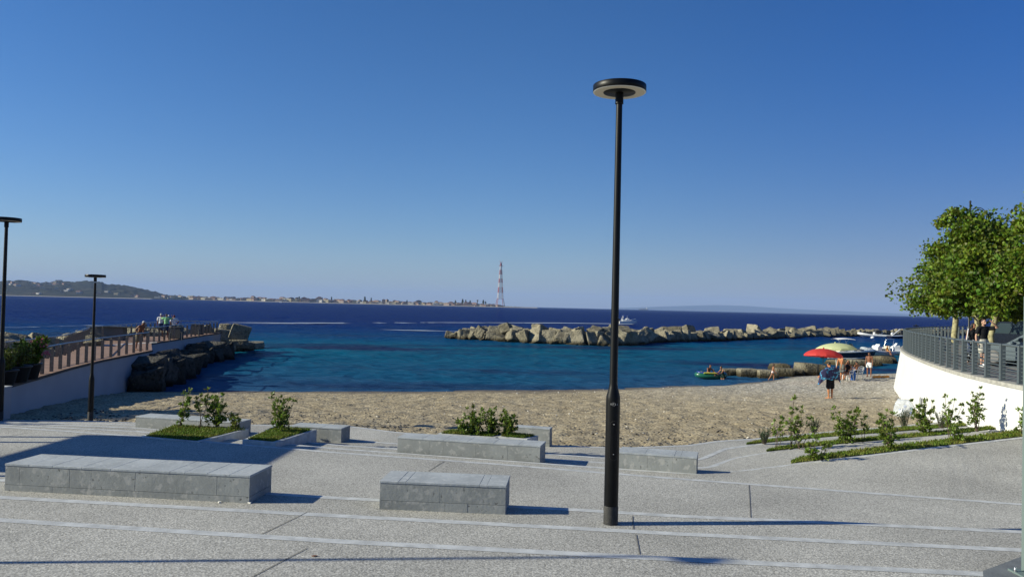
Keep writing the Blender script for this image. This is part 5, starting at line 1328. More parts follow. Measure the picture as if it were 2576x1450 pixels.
parasol(b1, hgt, 1.17, M_pr, 'red beach parasol over the seated group, in front of the pale green one', (R(-3), R(4), .3), M_blk, .36)
b1 = PD(2107, 54.5); hgt = PY(2101, 862, 54.5).z-b1.z
parasol(b1, hgt, 1.32, M_pg, 'larger pale green beach parasol behind the red one', (R(-2), R(-3), .1), M_gel, .33, 14)

# ================================================================== PLASTIC CHAIRS and beach things
M_pl = mat('white_plastic', (.78, .78, .76), .4)
def chair(loc, rz, label):
    t = empty('garden_chair', loc, rz, label, 'chair', 'white plastic chairs under the parasols')
    mb = MB(); mb.box((0, 0, .42), (.46, .44, .025), bev=.005); mb.build('seat', M_pl, t)
    mb = MB()
    for k in range(5): mb.tube([(-.17+k*.085, .21, .42), (-.20+k*.10, .33, .82)], .016, 6)
    mb.tube([(-.22, .215, .43), (-.25, .30, .70), (-.2, .345, .86), (0, .355, .90), (.2, .345, .86), (.25, .30, .70), (.22, .215, .43)], .022, 6); mb.build('backrest', M_pl, t)
    for s in (-1, 1):
        mb = MB(); mb.tube([(s*.25, .29, .64), (s*.28, .0, .645), (s*.27, -.2, .62), (s*.25, -.22, .40)], .022, 6); mb.build('armrest', M_pl, t)
        for y in (-.2, .21):
            mb = MB(); mb.tube([(s*.21, y, .42), (s*.25, y*1.25, 0)], [.024, .018], 6); mb.build('leg', M_pl, t)
    return t
c1p = PD(2134, 51.5); c2p = PD(2158, 53.0)
chair(c1p, R(-55), 'white plastic chair of the woman with her back turned, legs visible on the sand')
chair(c2p, R(200), 'white plastic chair right of the blue towel')
M_btow = mat('blue_towel', (.02, .12, .42), .9, var=.2, vs=8)
mb = MB(); mb.tube([(0, 0, .0), (0.02, .0, .3), (0, .02, .62), (.03, .03, .66)], [(.15, .05), (.17, .05), (.16, .04), (.10, .02)], 10, up=(1, 0, 0)); tag(mb.build('blue_towel', M_btow, loc=PD(2147, 51.8)), 'blue towel hanging between the two white chairs', 'towel')
t = empty('beach_trolley', PD(2098, 53), .3, 'dark beach trolley with round wheel and green bag under the red parasol', 'trolley')
mb = MB(); mb.tube([(0, .12*cos(a)*0, 0) if False else (.17*cos(a)-.35, -.1, .62+.17*sin(a)) for a in np.linspace(0, 2*pi, 17)], .018, 6, cap=False); mb.tube([(-.35, -.1, .45), (-.2, 0, .15)], .015, 6); mb.build('wheel', M_blk, t)
mb = MB(); mb.box((0, 0, .38), (.75, .35, .34), bev=.06); mb.build('bag', mat('olive_bag', (.05, .065, .035), .8), t); mb = MB(); mb.box((.3, 0, .55), (.5, .3, .4), bev=.08); mb.build('black_bag', M_blk, t); mb = MB(); mb.box((0, 0, .1), (.7, .4, .2)); mb.build('frame', M_blk, t)
M_or = mat('orange_cloth', (.60, .24, .04), .8)
for px, lab in ((2206, 'orange beach thing on the sand right of the man in white trunks, left one'), (2227, 'flatter orange beach thing on the sand nearer the white wall')):
    mb = MB(); mb.ball((0, 0, .06), (.32, .2, .09), 12, 6); mb.ball((.2, .05, .09), (.15, .13, .08), 10, 6); o = mb.build('beach_toy', M_or, loc=PD(px, 55.5)); tag(o, lab, 'beach toy')
# rubbish bag at the wall foot
M_bag = bpy.data.materials.new('clear_plastic_bag'); M_bag.use_nodes = True; N, L = nodes(M_bag); b = N['Principled BSDF']; b.inputs['Base Color'].default_value = (.75, .8, .86, 1); b.inputs['Roughness'].default_value = .15; b.inputs['Alpha'].default_value = .45
bb = on_sand(2279, 1046); t = empty('rubbish_bag', bb, 0, 'clear plastic rubbish bag full of litter at the foot of the white wall', 'rubbish bag')
me = rock_mesh('bag', M_bag, 5, sq=2.6, noise=.22, n=14, taper=.2); o = bpy.data.objects.new('plastic_skin', me); col.objects.link(o); o.parent = t; o.location = (0, .1, .27); o.scale = (.72, .6, .66)
mb = MB(); rnd = random.Random(3)
for k in range(14): mb.ball((rnd.uniform(-.2, .2), rnd.uniform(-.1, .2), rnd.uniform(.08, .42)), (rnd.uniform(.04, .1), .06, rnd.uniform(.03, .07)), 7, 5, rnd.choice((0, 0, 1, 2)))
mb.build('litter', [M_paper, mat('green_plastic', (.05, .35, .25), .4), mat('blue_plastic', (.12, .2, .5), .4)], t)
M_driftw = mat('bleached_wood', (.42, .38, .32), .9)
for px, py, l, r_, lab in ((2145, 1003, .7, .3, 'bleached bent stick on the sand in front of the terraced garden'), (1380, 983, .25, .1, 'small white pebble-like litter at the waterline in the middle')):
    p = on_sand(px, py); mb = MB(); mb.tube([(-l/2, 0, .02), (0, l*.1, .06), (l/2, l*.3, .05)], [.012, .02, .008], 6); tag(mb.build('driftwood', M_driftw, loc=p, rz=r_), lab, 'driftwood')
rnd = random.Random(9); st = [rock_mesh('pebble', mat('pale_stone', (.5, .47, .42), .9), 200+k, sq=2.5, noise=.15, n=5, taper=.3) for k in range(3)]
std = [rock_mesh('pebble', mat('dark_stone', (.09, .085, .08), .9), 210+k, sq=2.5, noise=.2, n=5, taper=.3) for k in range(2)]
V = []; F = []; 
Vp = []; Fp = []; Vd = []; Fd = []
def scatter_stones(n, meshes, x0, x1, smin, smax, seed, edge=False):
    rr = random.Random(seed); VV = []; FF = []; off = 0
    for k in range(n):
        me = rr.choice(meshes); x = rr.uniform(x0, x1); 
        u = (rr.random()**2)*.25 if edge else rr.random()
        y = float(y_plaza(x))+.25+u*(float(y_water(x))-float(y_plaza(x))-1.0); z = sand_z(x, y); s = rr.uniform(smin, smax)
        Mx = Matrix.Translation((x, y, z+s*.1)) @ Euler((rr.random()*.6, rr.random()*.6, rr.random()*6)).to_matrix().to_4x4() @ Matrix.Diagonal((s*1.5, s, s*.6, 1))
        v = np.array([tuple(Mx @ q.co) for q in me.vertices]); f = np.array([tuple(p.vertices) for p in me.polygons]); VV.append(v); FF.append(f+off); off += len(v)
    return np.concatenate(VV), np.concatenate(FF)
v, f = scatter_stones(420, st, -15, 22, .02, .055, 1); o = np_mesh('pebbles', v, f, MATS['pale_stone'], smooth=True); tag(o, 'pale pebbles scattered over the beach', 'pebbles', kind='stuff')
v, f = scatter_stones(1500, std, -15, 22, .02, .08, 2, True); o = np_mesh('shore_debris', v, f, MATS['dark_stone'], smooth=True); tag(o, 'dark stones and dry weed along the plaza edge of the beach', 'pebbles', kind='stuff')
# ================================================================== PEOPLE
def skin(n, c): return mat(n, c, .55, spec=.35)
SK_TAN = skin('tanned_skin', (.30, .135, .070)); SK_BRN = skin('brown_skin', (.19, .075, .038)); SK_LT = skin('fair_skin', (.44, .25, .17)); SK_OR = skin('orange_brown_skin', (.42, .17, .07))  # SK_OR is one even orange-brown skin tone
M_hairb = mat('black_hair', (.012, .009, .008), .6); M_hairw = mat('grey_hair', (.50, .49, .47), .8); M_hairbr = mat('brown_hair', (.05, .022, .012), .6)
M_eye = mat('dark_eye', (.01, .01, .01), .3)
def V3(*a): return Vector(a)
def remesh(o, vox, smooth=2):
    md = o.modifiers.new('r', 'REMESH'); md.mode = 'VOXEL'; md.voxel_size = vox; md.use_smooth_shade = True
    ms = o.modifiers.new('s', 'SMOOTH'); ms.iterations = smooth; ms.factor = .5
    dg = bpy.context.evaluated_depsgraph_get(); dg.update()
    me = bpy.data.meshes.new_from_object(o.evaluated_get(dg)); old = o.data; mats = [m for m in old.materials]
    o.modifiers.clear(); o.data = me; bpy.data.meshes.remove(old)
    me.materials.clear(); [me.materials.append(m) for m in mats]
    me.polygons.foreach_set('material_index', np.zeros(len(me.polygons), np.int32)); me.polygons.foreach_set('use_smooth', np.ones(len(me.polygons), bool)); me.update()
def closed_tube(mb, pts, rad, n=12, up=None):
    # ends rounded with small extra rings
    p0 = Vector(pts[0]); p1 = Vector(pts[1]); q0 = Vector(pts[-1]); q1 = Vector(pts[-2])
    def sc(r, k): return tuple(x*k for x in r) if isinstance(r, tuple) else r*k
    def mn(r): return min(r) if isinstance(r, tuple) else r
    a = (p0-p1).normalized(); b = (q0-q1).normalized()
    P_ = [p0+a*mn(rad[0])*.85, p0+a*mn(rad[0])*.5]+[Vector(p) for p in pts]+[q0+b*mn(rad[-1])*.5, q0+b*mn(rad[-1])*.85]
    R_ = [sc(rad[0], .35), sc(rad[0], .8)]+list(rad)+[sc(rad[-1], .8), sc(rad[-1], .35)]
    mb.tube(P_, R_, n, up=up)
def person(loc, yaw, h, pose, label, skinm, hair=M_hairb, hairstyle='short', clothes=(), fem=False, vox=.0095, pelvis_z=None, detail=False):
    """local frame: faces -Y, the figure's left is +X. Fractions of the height h; the body is one continuous surface."""
    g = dict(torso=V3(0, 0, 1), side=V3(1, 0, 0), head=V3(0, 0, 1), look=V3(0, -1, 0),
             LA=(V3(.18, 0, -1), V3(.08, -.1, -1)), RA=(V3(-.18, 0, -1), V3(-.08, -.1, -1)),
             LL=(V3(.05, 0, -1), V3(.0, 0, -1)), RL=(V3(-.05, 0, -1), V3(0, 0, -1)), LF=V3(.15, -1, 0), RF=V3(-.15, -1, 0), curl=.5)
    g.update(pose)
    tz = g['torso'].normalized(); sd = (g['side']-tz*g['side'].dot(tz)).normalized(); fw = sd.cross(tz)*-1; fw = -fw if fw.y > 0 and abs(tz.z) > .5 else fw
    fw = tz.cross(sd)*-1 if (tz.cross(sd)).y > 0 else tz.cross(sd)
    J = {}; J['pel'] = V3(0, 0, 0); hipw = .052*h*(1.08 if fem else 1); shw = .108*h*(.88 if fem else 1)
    J['neck'] = tz*.315*h; J['chest'] = tz*.22*h; J['sh'] = tz*.285*h
    for s, k in ((1, 'L'), (-1, 'R')):
        J['hip'+k] = sd*s*hipw; a, b = g[k+'L']; J['kn'+k] = J['hip'+k]+a.normalized()*.245*h; J['an'+k] = J['kn'+k]+b.normalized()*.235*h
        J['shl'+k] = J['sh']+sd*s*shw; a, b = g[k+'A']; J['el'+k] = J['shl'+k]+a.normalized()*.172*h; J['wr'+k] = J['el'+k]+b.normalized()*.148*h
    if pelvis_z is None: pz = -min(J['anL'].z, J['anR'].z)+.042*h
    else: pz = pelvis_z
    off = V3(0, 0, pz)
    for k in J: J[k] = J[k]+off
    t = empty('person', loc, yaw, label, 'person')
    hd = g['head'].normalized(); lk = (g['look']-hd*g['look'].dot(hd)).normalized(); hs_ = hd.cross(lk)
    hc = J['neck']+hd*.095*h+lk*.008*h
    def S(r): return r*h
    def body(mb, infl=0.0, parts='all'):
        i = infl
        if parts in ('all', 'torso'):
            wst = .066 if fem else .074
            closed_tube(mb, [J['pel']-tz*S(.02), J['pel']+tz*S(.04), J['pel']+tz*S(.11), J['chest']-tz*S(.02), J['chest']+tz*S(.045), J['neck']-tz*S(.012)],
                        [(S(.088)+i, S(.062)+i), (S(.085)+i, S(.060)+i), (S(wst)+i, S(.052)+i), (S(.084)+i, S(.063)+i), (S(.092)+i, S(.056)+i), (S(.045)+i, S(.036)+i)], 16, up=sd)
            if fem:
                for s in (1, -1): mb.ball(tuple(J['chest']+fw*S(.045)+sd*s*S(.035)), S(.034)+i, 10, 8)
    mb = MB(); body(mb)
    # shoulders, neck, head
    closed_tube(mb, [J['shlR'], J['sh']+tz*S(.012), J['shlL']], [S(.034), S(.040), S(.034)], 10)
    closed_tube(mb, [J['neck']-tz*S(.02), J['neck']+hd*S(.03), hc-hd*S(.03)], [S(.034), S(.030), S(.030)], 10)
    QH = Matrix((hs_, lk*-1, hd)).transposed().to_4x4(); QH.translation = hc
    if QH.to_3x3().determinant() < 0: QH = Matrix((-hs_, lk*-1, hd)).transposed().to_4x4(); QH.translation = hc
    mb.ball((0, S(.004), S(.012)), (S(.043), S(.054), S(.053)), 16, 12, 0, QH); mb.ball((0, -S(.012), -S(.022)), (S(.034), S(.038), S(.040)), 14, 10, 0, QH)
    mb.ball((0, -S(.034), -S(.048)), (S(.017), S(.014), S(.012)), 10, 8, 0, QH)
    closed_tube(mb, [QH @ V3(0, -S(.049), S(.010)), QH @ V3(0, -S(.060), -S(.014))], [S(.006), S(.0095)], 8)
    closed_tube(mb, [QH @ V3(-S(.014), -S(.050), -S(.030)), QH @ V3(0, -S(.053), -S(.030)), QH @ V3(S(.014), -S(.050), -S(.030))], [S(.004), S(.006), S(.004)], 8)
    for s in (1, -1): mb.ball((s*S(.044), S(.004), -S(.004)), (S(.007), S(.013), S(.020)), 8, 8, 0, QH); mb.ball((s*S(.019), -S(.046), S(.016)), (S(.014), S(.008), S(.006)), 8, 6, 0, QH)
    for k, s in (('L', 1), ('R', -1)):
        hp, kn, an = J['hip'+k], J['kn'+k], J['an'+k]
        closed_tube(mb, [hp+tz*S(.01), hp.lerp(kn, .3), hp.lerp(kn, .8), kn, kn.lerp(an, .25), kn.lerp(an, .55), an+(an-kn).normalized()*S(.01)],
                    [S(.054), S(.050), S(.035), S(.031), S(.033), S(.025), S(.019)], 14)
        ft = g[k+'F'].normalized(); mb_an = an
        closed_tube(mb, [an-ft*S(.018)-V3(0, 0, S(.018)), an+ft*S(.03)-V3(0, 0, S(.020)), an+ft*S(.075)-V3(0, 0, S(.028)), an+ft*S(.108)-V3(0, 0, S(.031))], [S(.020), S(.022), (S(.024), S(.014)), (S(.020), S(.009))], 12, up=ft.cross(V3(0, 0, 1)))
        sh, el, wr = J['shl'+k], J['el'+k], J['wr'+k]
        closed_tube(mb, [sh, sh.lerp(el, .35), sh.lerp(el, .85), el, el.lerp(wr, .3), wr], [S(.033), S(.028), S(.022), S(.021), S(.022), S(.0145)], 12)
        f = (wr-el).normalized(); pn = g.get('palm'+k, sd*s*-1); pn = (pn-f*pn.dot(f)).normalized(); ac = f.cross(pn)
        if ac.dot(fw) < 0: ac = -ac           # the thumb side looks forward
        closed_tube(mb, [wr, wr+f*S(.025), wr+f*S(.050)], [(S(.014), S(.009)), (S(.021), S(.010)), (S(.022), S(.009))], 12, up=ac)
        for q, (o_, ln) in enumerate(((.0165, .040), (.0055, .045), (-.0055, .042), (-.0165, .032))):
            a0 = wr+f*S(.050)+ac*S(o_); cu = g['curl']*(1+.12*q)
            d1 = (f+pn*cu*.45).normalized(); d2 = (f+pn*cu*1.3).normalized(); d3 = (f+pn*cu*2.2).normalized()
            p1 = a0+d1*S(ln*.42); p2 = p1+d2*S(ln*.32); p3 = p2+d3*S(ln*.26); closed_tube(mb, [a0-f*S(.008), a0, p1, p2, p3], [S(.0052)]*3+[S(.0048), S(.0042)], 8)
        a0 = wr+f*S(.018)+ac*S(.017); d1 = (f*.7+ac*.8+pn*.3).normalized(); d2 = (f+ac*.2+pn*.5).normalized()
        closed_tube(mb, [a0-d1*S(.008), a0+d1*S(.022), a0+d1*S(.022)+d2*S(.022)], [S(.007), S(.0062), S(.0050)], 8)
    o = mb.build('body', skinm, t); remesh(o, vox*.9 if detail else vox)
    for s in (1, -1):
        mb = MB(); mb.ball((s*S(.017), -S(.0475), S(.006)), (S(.0065), S(.004), S(.0045)), 8, 6, 0, QH); mb.build('eye', M_eye, t)
    # hair
    mb = MB()
    if hairstyle != 'bald':
        cap = lambda dy, dz, rx, ry, rz_: mb.ball((0, S(dy), S(dz)), (S(rx), S(ry), S(rz_)), 16, 12, 0, QH)
        cap(.013, .020, .047, .053, .052)
        if hairstyle == 'long':
            closed_tube(mb, [QH @ V3(0, S(.030), S(.03)), QH @ V3(0, S(.042), -S(.03)), QH @ V3(0, S(.045), -S(.08)), QH @ V3(0, S(.045), -S(.13))], [(S(.046), S(.028)), (S(.052), S(.03)), (S(.052), S(.024)), (S(.035), S(.014))], 12, up=hs_)
            for s in (1, -1): closed_tube(mb, [QH @ V3(s*S(.038), -S(.01), S(.04)), QH @ V3(s*S(.050), -S(.008), -S(.01)), QH @ V3(s*S(.052), -S(.006), -S(.08))], [S(.014), S(.016), S(.010)], 8)
        if hairstyle == 'bun': mb.ball((0, S(.04), S(.07)), S(.026), 10, 8, 0, QH)
        if hairstyle == 'cap': closed_tube(mb, [QH @ V3(0, -S(.02), S(.045)), QH @ V3(0, -S(.085), S(.030))], [(S(.04), S(.012)), (S(.034), S(.006))], 10, up=hs_)
        o = mb.build('hair' if hairstyle != 'cap' else 'cap', hair, t); remesh(o, .012, 3)
    for (nm, m, kind, infl) in clothes:
        mb = MB()
        if kind in ('shirt', 'tank', 'swimsuit', 'tee'):
            body(mb, S(.0) + infl)
            if kind in ('shirt', 'tee'):
                closed_tube(mb, [J['shlR'], J['sh']+tz*S(.010), J['shlL']], [S(.036)+infl, S(.040)+infl, S(.036)+infl], 10)
                for k in 'LR':
                    sh, el = J['shl'+k], J['el'+k]; closed_tube(mb, [sh, sh.lerp(el, .55)], [S(.036)+infl, S(.036)+infl], 12)
            else: closed_tube(mb, [J['sh']+sd*S(.06), J['sh']+tz*S(.01), J['sh']-sd*S(.06)], [S(.034)+infl*.6, S(.036)+infl*.6, S(.034)+infl*.6], 10)
            if kind == 'tee': pass
        if kind in ('shorts', 'trousers', 'swimsuit', 'trunks', 'bikini'):
            closed_tube(mb, [J['pel']-tz*S(.035), J['pel']+tz*S(.035 if kind == 'trunks' else .055 if kind != 'bikini' else .01)], [(S(.088)+infl, S(.064)+infl), (S(.084)+infl, S(.060)+infl)], 16, up=sd)
            ln = {'shorts': .82, 'trousers': 1.0, 'swimsuit': .12, 'trunks': .42, 'bikini': .08}[kind]
            for k in 'LR':
                hp, kn, an = J['hip'+k], J['kn'+k], J['an'+k]
                if kind == 'trousers': closed_tube(mb, [hp+tz*S(.01), hp.lerp(kn, .5), kn, kn.lerp(an, .45), kn.lerp(an, .85)], [S(.055)+infl, S(.05)+infl, S(.042)+infl, S(.042)+infl, S(.04)+infl], 14)
                else: closed_tube(mb, [hp+tz*S(.01), hp.lerp(kn, ln*.5), hp.lerp(kn, ln)], [S(.055)+infl, S(.052)+infl, S(.050 if ln > .5 else .052)+infl*1.6], 14)
        if kind == 'top': mb.ball(tuple(J['chest']+fw*S(.03)), (S(.075)+infl, S(.062)+infl, S(.03)), 14, 8)
        if kind == 'shoe':
            for k in 'LR':
                an = J['an'+k]; ft = g[k+'F'].normalized(); m2 = MB()
                closed_tube(m2, [an-ft*S(.02)-V3(0, 0, S(.016)), an+ft*S(.03)-V3(0, 0, S(.018)), an+ft*S(.08)-V3(0, 0, S(.028)), an+ft*S(.112)-V3(0, 0, S(.030))], [S(.026), S(.027), (S(.029), S(.018)), (S(.024), S(.013))], 12, up=ft.cross(V3(0, 0, 1)))
                o = m2.build('shoe', m, t); remesh(o, .011, 1)
            continue
        o = mb.build(nm, m, t); remesh(o, .011, 2)
    t['h'] = h; del t['h']
    return t, J, QH
def cloth(n, c, c2=None, vs=10): return mat(n, c, .85, c2=c2, vs=vs, var=.12 if c2 is None else 0, spec=.2)
CB = cloth('black_cotton', (.010, .010, .012)); CWH = cloth('white_cotton', (.66, .66, .66)); CGR = cloth('mint_green_cotton', (.22, .50, .24)); CNV = cloth('dark_blue_shorts', (.02, .035, .09))
CST = cloth('stone_shorts', (.42, .40, .34)); CPA = mat('patterned_trousers', (.015, .015, .017), .9, c2=(.52, .52, .50), vs=11, vdist=(.55, .57)); CSW = cloth('white_trunks', (.70, .72, .72))
CKH = cloth('khaki_shorts', (.17, .145, .10)); CSU = cloth('dark_green_swimsuit', (.008, .022, .018)); CPK = cloth('pale_pink_bikini', (.70, .58, .55)); CBR = cloth('dark_red_cap', (.12, .03, .03))
COR = cloth('orange_vest', (.70, .30, .03)); CGY = cloth('grey_green_shorts', (.12, .13, .12))
# --- promenade couple (walk towards the picture)
pw = P(2445, 915, PZ); 
person(pw, R(6), 1.64, dict(LL=(V3(.04, -.10, -1), V3(0, .12, -1)), RL=(V3(-.03, .08, -1), V3(0, .30, -1)), LA=(V3(.12, .05, -1), V3(0, -.15, -1)), RA=(V3(-.22, .10, -1), V3(-.02, -.15, -1)), head=V3(.12, -.1, 1), look=V3(.2, -1, -.1)),
       'long-haired woman in black top and patterned trousers walking on the promenade', SK_TAN, M_hairb, 'long', [('top', CB, 'tank', .012), ('trousers', CPA, 'trousers', .016)], fem=True, detail=True)
bag = MB(); closed_tube(bag, [(0, 0, 0), (.02, 0, .18), (0, 0, .34)], [(.15, .06), (.17, .07), (.06, .02)], 12, up=(1, 0, 0)); bag.tube([(0, 0, .3), (.06, .02, .62), (.11, .05, .88)], .02, 6)
o = bag.build('shoulder_bag', CWH, loc=Vector(pw)+Vector((-.30, -.10, .52))); tag(o, 'white cloth bag hanging from the shoulder of the long-haired woman', 'bag')
mb = MB(); 
pm_ = P(2473, 921.5, PZ)
t, J, Q = person(pm_, R(4), 1.80, dict(LL=(V3(.06, .12, -1), V3(0, .35, -1)), RL=(V3(-.05, -.18, -1), V3(0, .05, -1)), LA=(V3(.62, -.60, .12), V3(-.80, -.05, .66)), RA=(V3(-.30, .05, -1), V3(-.05, -.2, -1)), palmL=V3(0, -.3, -1), curl=.1, look=V3(.0, -1, -.05)),
       'bearded man in black T-shirt shading his eyes on the promenade', SK_LT, M_hairbr, 'short', [('t_shirt', CB, 'tee', .016), ('shorts', CST, 'shorts', .016), ('shoe', CWH, 'shoe', 0)], detail=True)
mb = MB(); mb.ball((0, -.055, -.075), (.055, .045, .045), 12, 8, 0, Q); o = mb.build('beard', M_hairbr, t)
# --- beach man with towel over his shoulders (seen from the back-left)
pb = on_sand(2088, 1002)
t, J, Q = person(pb, R(196), 1.72, dict(torso=V3(.0, -.06, 1), head=V3(.02, -.45, 1), look=V3(.1, -1, -.8), LA=(V3(.55, -.2, -.8), V3(.1, -.8, -.5)), RA=(V3(-.6, -.15, -.8), V3(-.1, -.8, -.4)), LL=(V3(.01, 0, -1), V3(-.02, .02, -1)), RL=(V3(-.01, 0, -1), V3(.02, .02, -1)), LF=V3(.3, -1, 0), RF=V3(-.1, -1, 0)),
       'man in black shorts on the sand, blue patterned towel over his shoulders', SK_OR, M_hairb, 'short', [('shorts', CB, 'shorts', .022)])
M_tow = bpy.data.materials.new('patterned_towel'); M_tow.use_nodes = True; N, L = nodes(M_tow); b = N['Principled BSDF']; tc = N.new('ShaderNodeTexCoord')
n1 = nz(N, L, tc.outputs['Object'], 5.5, 2); r_ = rampn(N, L, n1.outputs['Fac'], [(.40, (.015, .02, .07)), (.52, (.03, .02, .07)), (.56, (.04, .22, .42)), (.62, (.10, .42, .58)), (.66, (.02, .02, .06))]); L.new(r_.outputs[0], b.inputs['Base Color']); b.inputs['Roughness'].default_value = .9
sh = J['sh']; V = []; nu, nv = 34, 18
for j in range(nv):
    v = j/(nv-1)
    for i in range(nu):
        u = i/(nu-1)*2-1; a = u*1.45
        rx = .47+.13*v*(1 if abs(u) > .4 else .6); 
        x = rx*sin(a)*1.05; y = .14*cos(a)+.05-.10*abs(u)**2-.05*v*abs(u)+.02*sin(u*17)*v
        z = sh.z+.10*(1-v)-.10*abs(u)**1.5*1.1-v*(.46+.20*abs(u)**2+.05*sin(u*9+1))
        if j == 0: x *= .45; y *= .6; z = sh.z+.10
        if j == 1: x *= .8
        V.append((x, y, z))
o = np_mesh('towel', np.array(V), grid_faces(nv, nu), M_tow, smooth=True); md = o.modifiers.new('s', 'SOLIDIFY'); md.thickness = .012
o.location = pb; o.rotation_euler.z = R(196); tag(o, 'blue and dark purple patterned towel spread over the shoulders of the standing man', 'towel')
# --- group at the parasols
pt_ = PD(2120, 52.5)
person(pt_, R(-70), 1.74, dict(torso=V3(0, -.30, 1), head=V3(0, -.8, .8), look=V3(0, -.7, -1), LA=(V3(.05, -.35, -1), V3(0, -.2, -1)), RA=(V3(-.05, -.30, -1), V3(0, -.25, -1))),
       'shirtless young man in dark shorts bending his head, standing behind the white chairs', SK_OR, M_hairb, 'short', [('shorts', CGY, 'shorts', .022)])
person(PD(2187.5, 57.5), R(-35), 1.76, dict(torso=V3(0, -.02, 1), head=V3(.0, -.25, 1), look=V3(-.3, -1, -.4), LA=(V3(.12, -.12, -1), V3(0, -.25, -1)), RA=(V3(-.12, -.25, -1), V3(.0, -.5, -1))),
       'shirtless man in white trunks standing by the lagoon beside the white wall', SK_BRN, M_hairb, 'short', [('trunks', CSW, 'trunks', .02)])
SIT = dict(LL=(V3(.12, -1, -.05), V3(.02, -.15, -1)), RL=(V3(-.12, -1, -.05), V3(-.02, -.15, -1)))
def seated(c, rz, **k): d = dict(SIT); d.update(k); return d
person(c1p+Vector((0, 0, 0)), R(-55), 1.66, seated(0, 0, torso=V3(0, .08, 1), LL=(V3(.15, -1, -.15), V3(.1, -.9, -.9)), RL=(V3(-.1, -1, -.1), V3(-.1, -.8, -1)), LA=(V3(.3, -.1, -1), V3(.1, -.9, -.1)), RA=(V3(-.3, -.1, -1), V3(-.1, -.9, -.1))),
       'woman with dark hair sitting on the left white chair, legs stretched out', SK_TAN, M_hairb, 'long', [('swimsuit', CB, 'swimsuit', .010)], fem=True, pelvis_z=.52)
person(c2p+Vector((0, 0, 0)), R(200), 1.50, seated(0, 0, torso=V3(0, -.1, 1), LA=(V3(.2, -.4, -1), V3(0, -1, -.2)), RA=(V3(-.2, -.4, -1), V3(0, -1, -.2)), head=V3(0, -.3, 1)),
       'dark-haired person sitting on the right white chair under the parasols', SK_BRN, M_hairb, 'short', [('shorts', CB, 'shorts', .015)], pelvis_z=.50)
person(PD(2127, 54.0), R(30), 1.60, seated(0, 0, torso=V3(0, -.2, 1), LA=(V3(.2, -.4, -1), V3(-.5, -1, .2)), RA=(V3(-.2, -.4, -1), V3(.4, -1, .2)), head=V3(0, -.3, 1)),
       'black-haired woman sitting on a bag between the shirtless man and the left chair', SK_TAN, M_hairb, 'bun', [('swimsuit', CB, 'swimsuit', .012)], fem=True, pelvis_z=.50)
t = empty('folding_stool', PD(2127, 54.0), R(30), 'low dark folding stool under the black-haired woman', 'stool'); mb = MB(); mb.box((0, .05, .40), (.4, .4, .04), bev=.005); mb.build('seat', M_blk, t)
mb = MB(); [mb.tube([(s*.17, -.12, 0), (s*.17, .2, .39)], .014, 6) or mb.tube([(s*.17, .2, 0), (s*.17, -.12, .39)], .014, 6) for s in (-1, 1)]; mb.build('leg_frame', M_chrome, t)
# --- child on the grey inflatable boat
rb = [o for o in bpy.data.objects if o.name.startswith('inflatable_boat')][0]
kp = PY(2232, 880, rb.location.y-.35)
person(Vector((kp.x-.15, rb.location.y-.72, SEA+.30)), R(35), 1.30, dict(torso=V3(0, .08, 1), LL=(V3(.15, -1, -.15), V3(.05, -.1, -1)), RL=(V3(-.15, -1, -.2), V3(0, -.2, -1)), LA=(V3(.2, .25, -1), V3(0, .1, -1)), RA=(V3(-.2, .25, -1), V3(0, .1, -1)), LF=V3(0, -1, -.5), RF=V3(0, -1, -.5)),
       'child in an orange vest sitting on the edge of the grey inflatable boat', SK_OR, M_hairbr, 'short', [('vest', COR, 'tank', .014)], pelvis_z=.48)
# --- walking girl
gp = P(1943, 955.5, SEA)
person(gp+Vector((0, 0, -.06)), R(78), 1.30, dict(torso=V3(0, -.16, 1), head=V3(0, -.05, 1), LL=(V3(.03, -.38, -1), V3(0, .10, -1)), RL=(V3(-.03, .42, -1), V3(0, .62, -1)), LA=(V3(.1, -.15, -1), V3(.1, -.45, -1)), RA=(V3(-.1, -.2, -1), V3(0, -.7, -1)), RF=V3(0, -1, -.5)),
       'girl with long dark hair in a pale bikini striding through the shallows past the slabs', SK_TAN, M_hairbr, 'long', [('bikini_bottom', CPK, 'bikini', .010)], fem=True)
# --- dinghy party
person(Vector((dgl.x+.62, dgl.y-.95, SEA)), R(-62), 1.62, dict(torso=V3(0, -.22, 1), head=V3(0, -.3, 1), look=V3(0, -1, -.4), LA=(V3(.1, -.8, -.7), V3(0, -1, -.15)), RA=(V3(-.1, -.8, -.75), V3(.1, -1, -.2))),
       'woman with a dark bun in a black-green swimsuit standing in the water holding the dinghy', SK_TAN, M_hairb, 'bun', [('swimsuit', CSU, 'swimsuit', .012)], fem=True, pelvis_z=.22)
person(Vector((dgl.x-.25, dgl.y+.05, SEA)), R(25), 1.62, dict(torso=V3(.1, -.45, 1), head=V3(.1, -.2, 1), LL=(V3(.4, -1, -.02), V3(.6, -1, 0)), RL=(V3(-.2, -1, .1), V3(.5, -1, -.2)), LA=(V3(.3, -.7, -.8), V3(-.2, -1, -.2)), RA=(V3(-.3, -.5, -1), V3(.1, -1, -.2)), LF=V3(.3, -1, .4), RF=V3(.3, -1, .4)),
       'boy with short dark hair leaning forward in the dinghy', SK_BRN, M_hairb, 'short', [('trunks', CB, 'trunks', .01)], pelvis_z=.30)
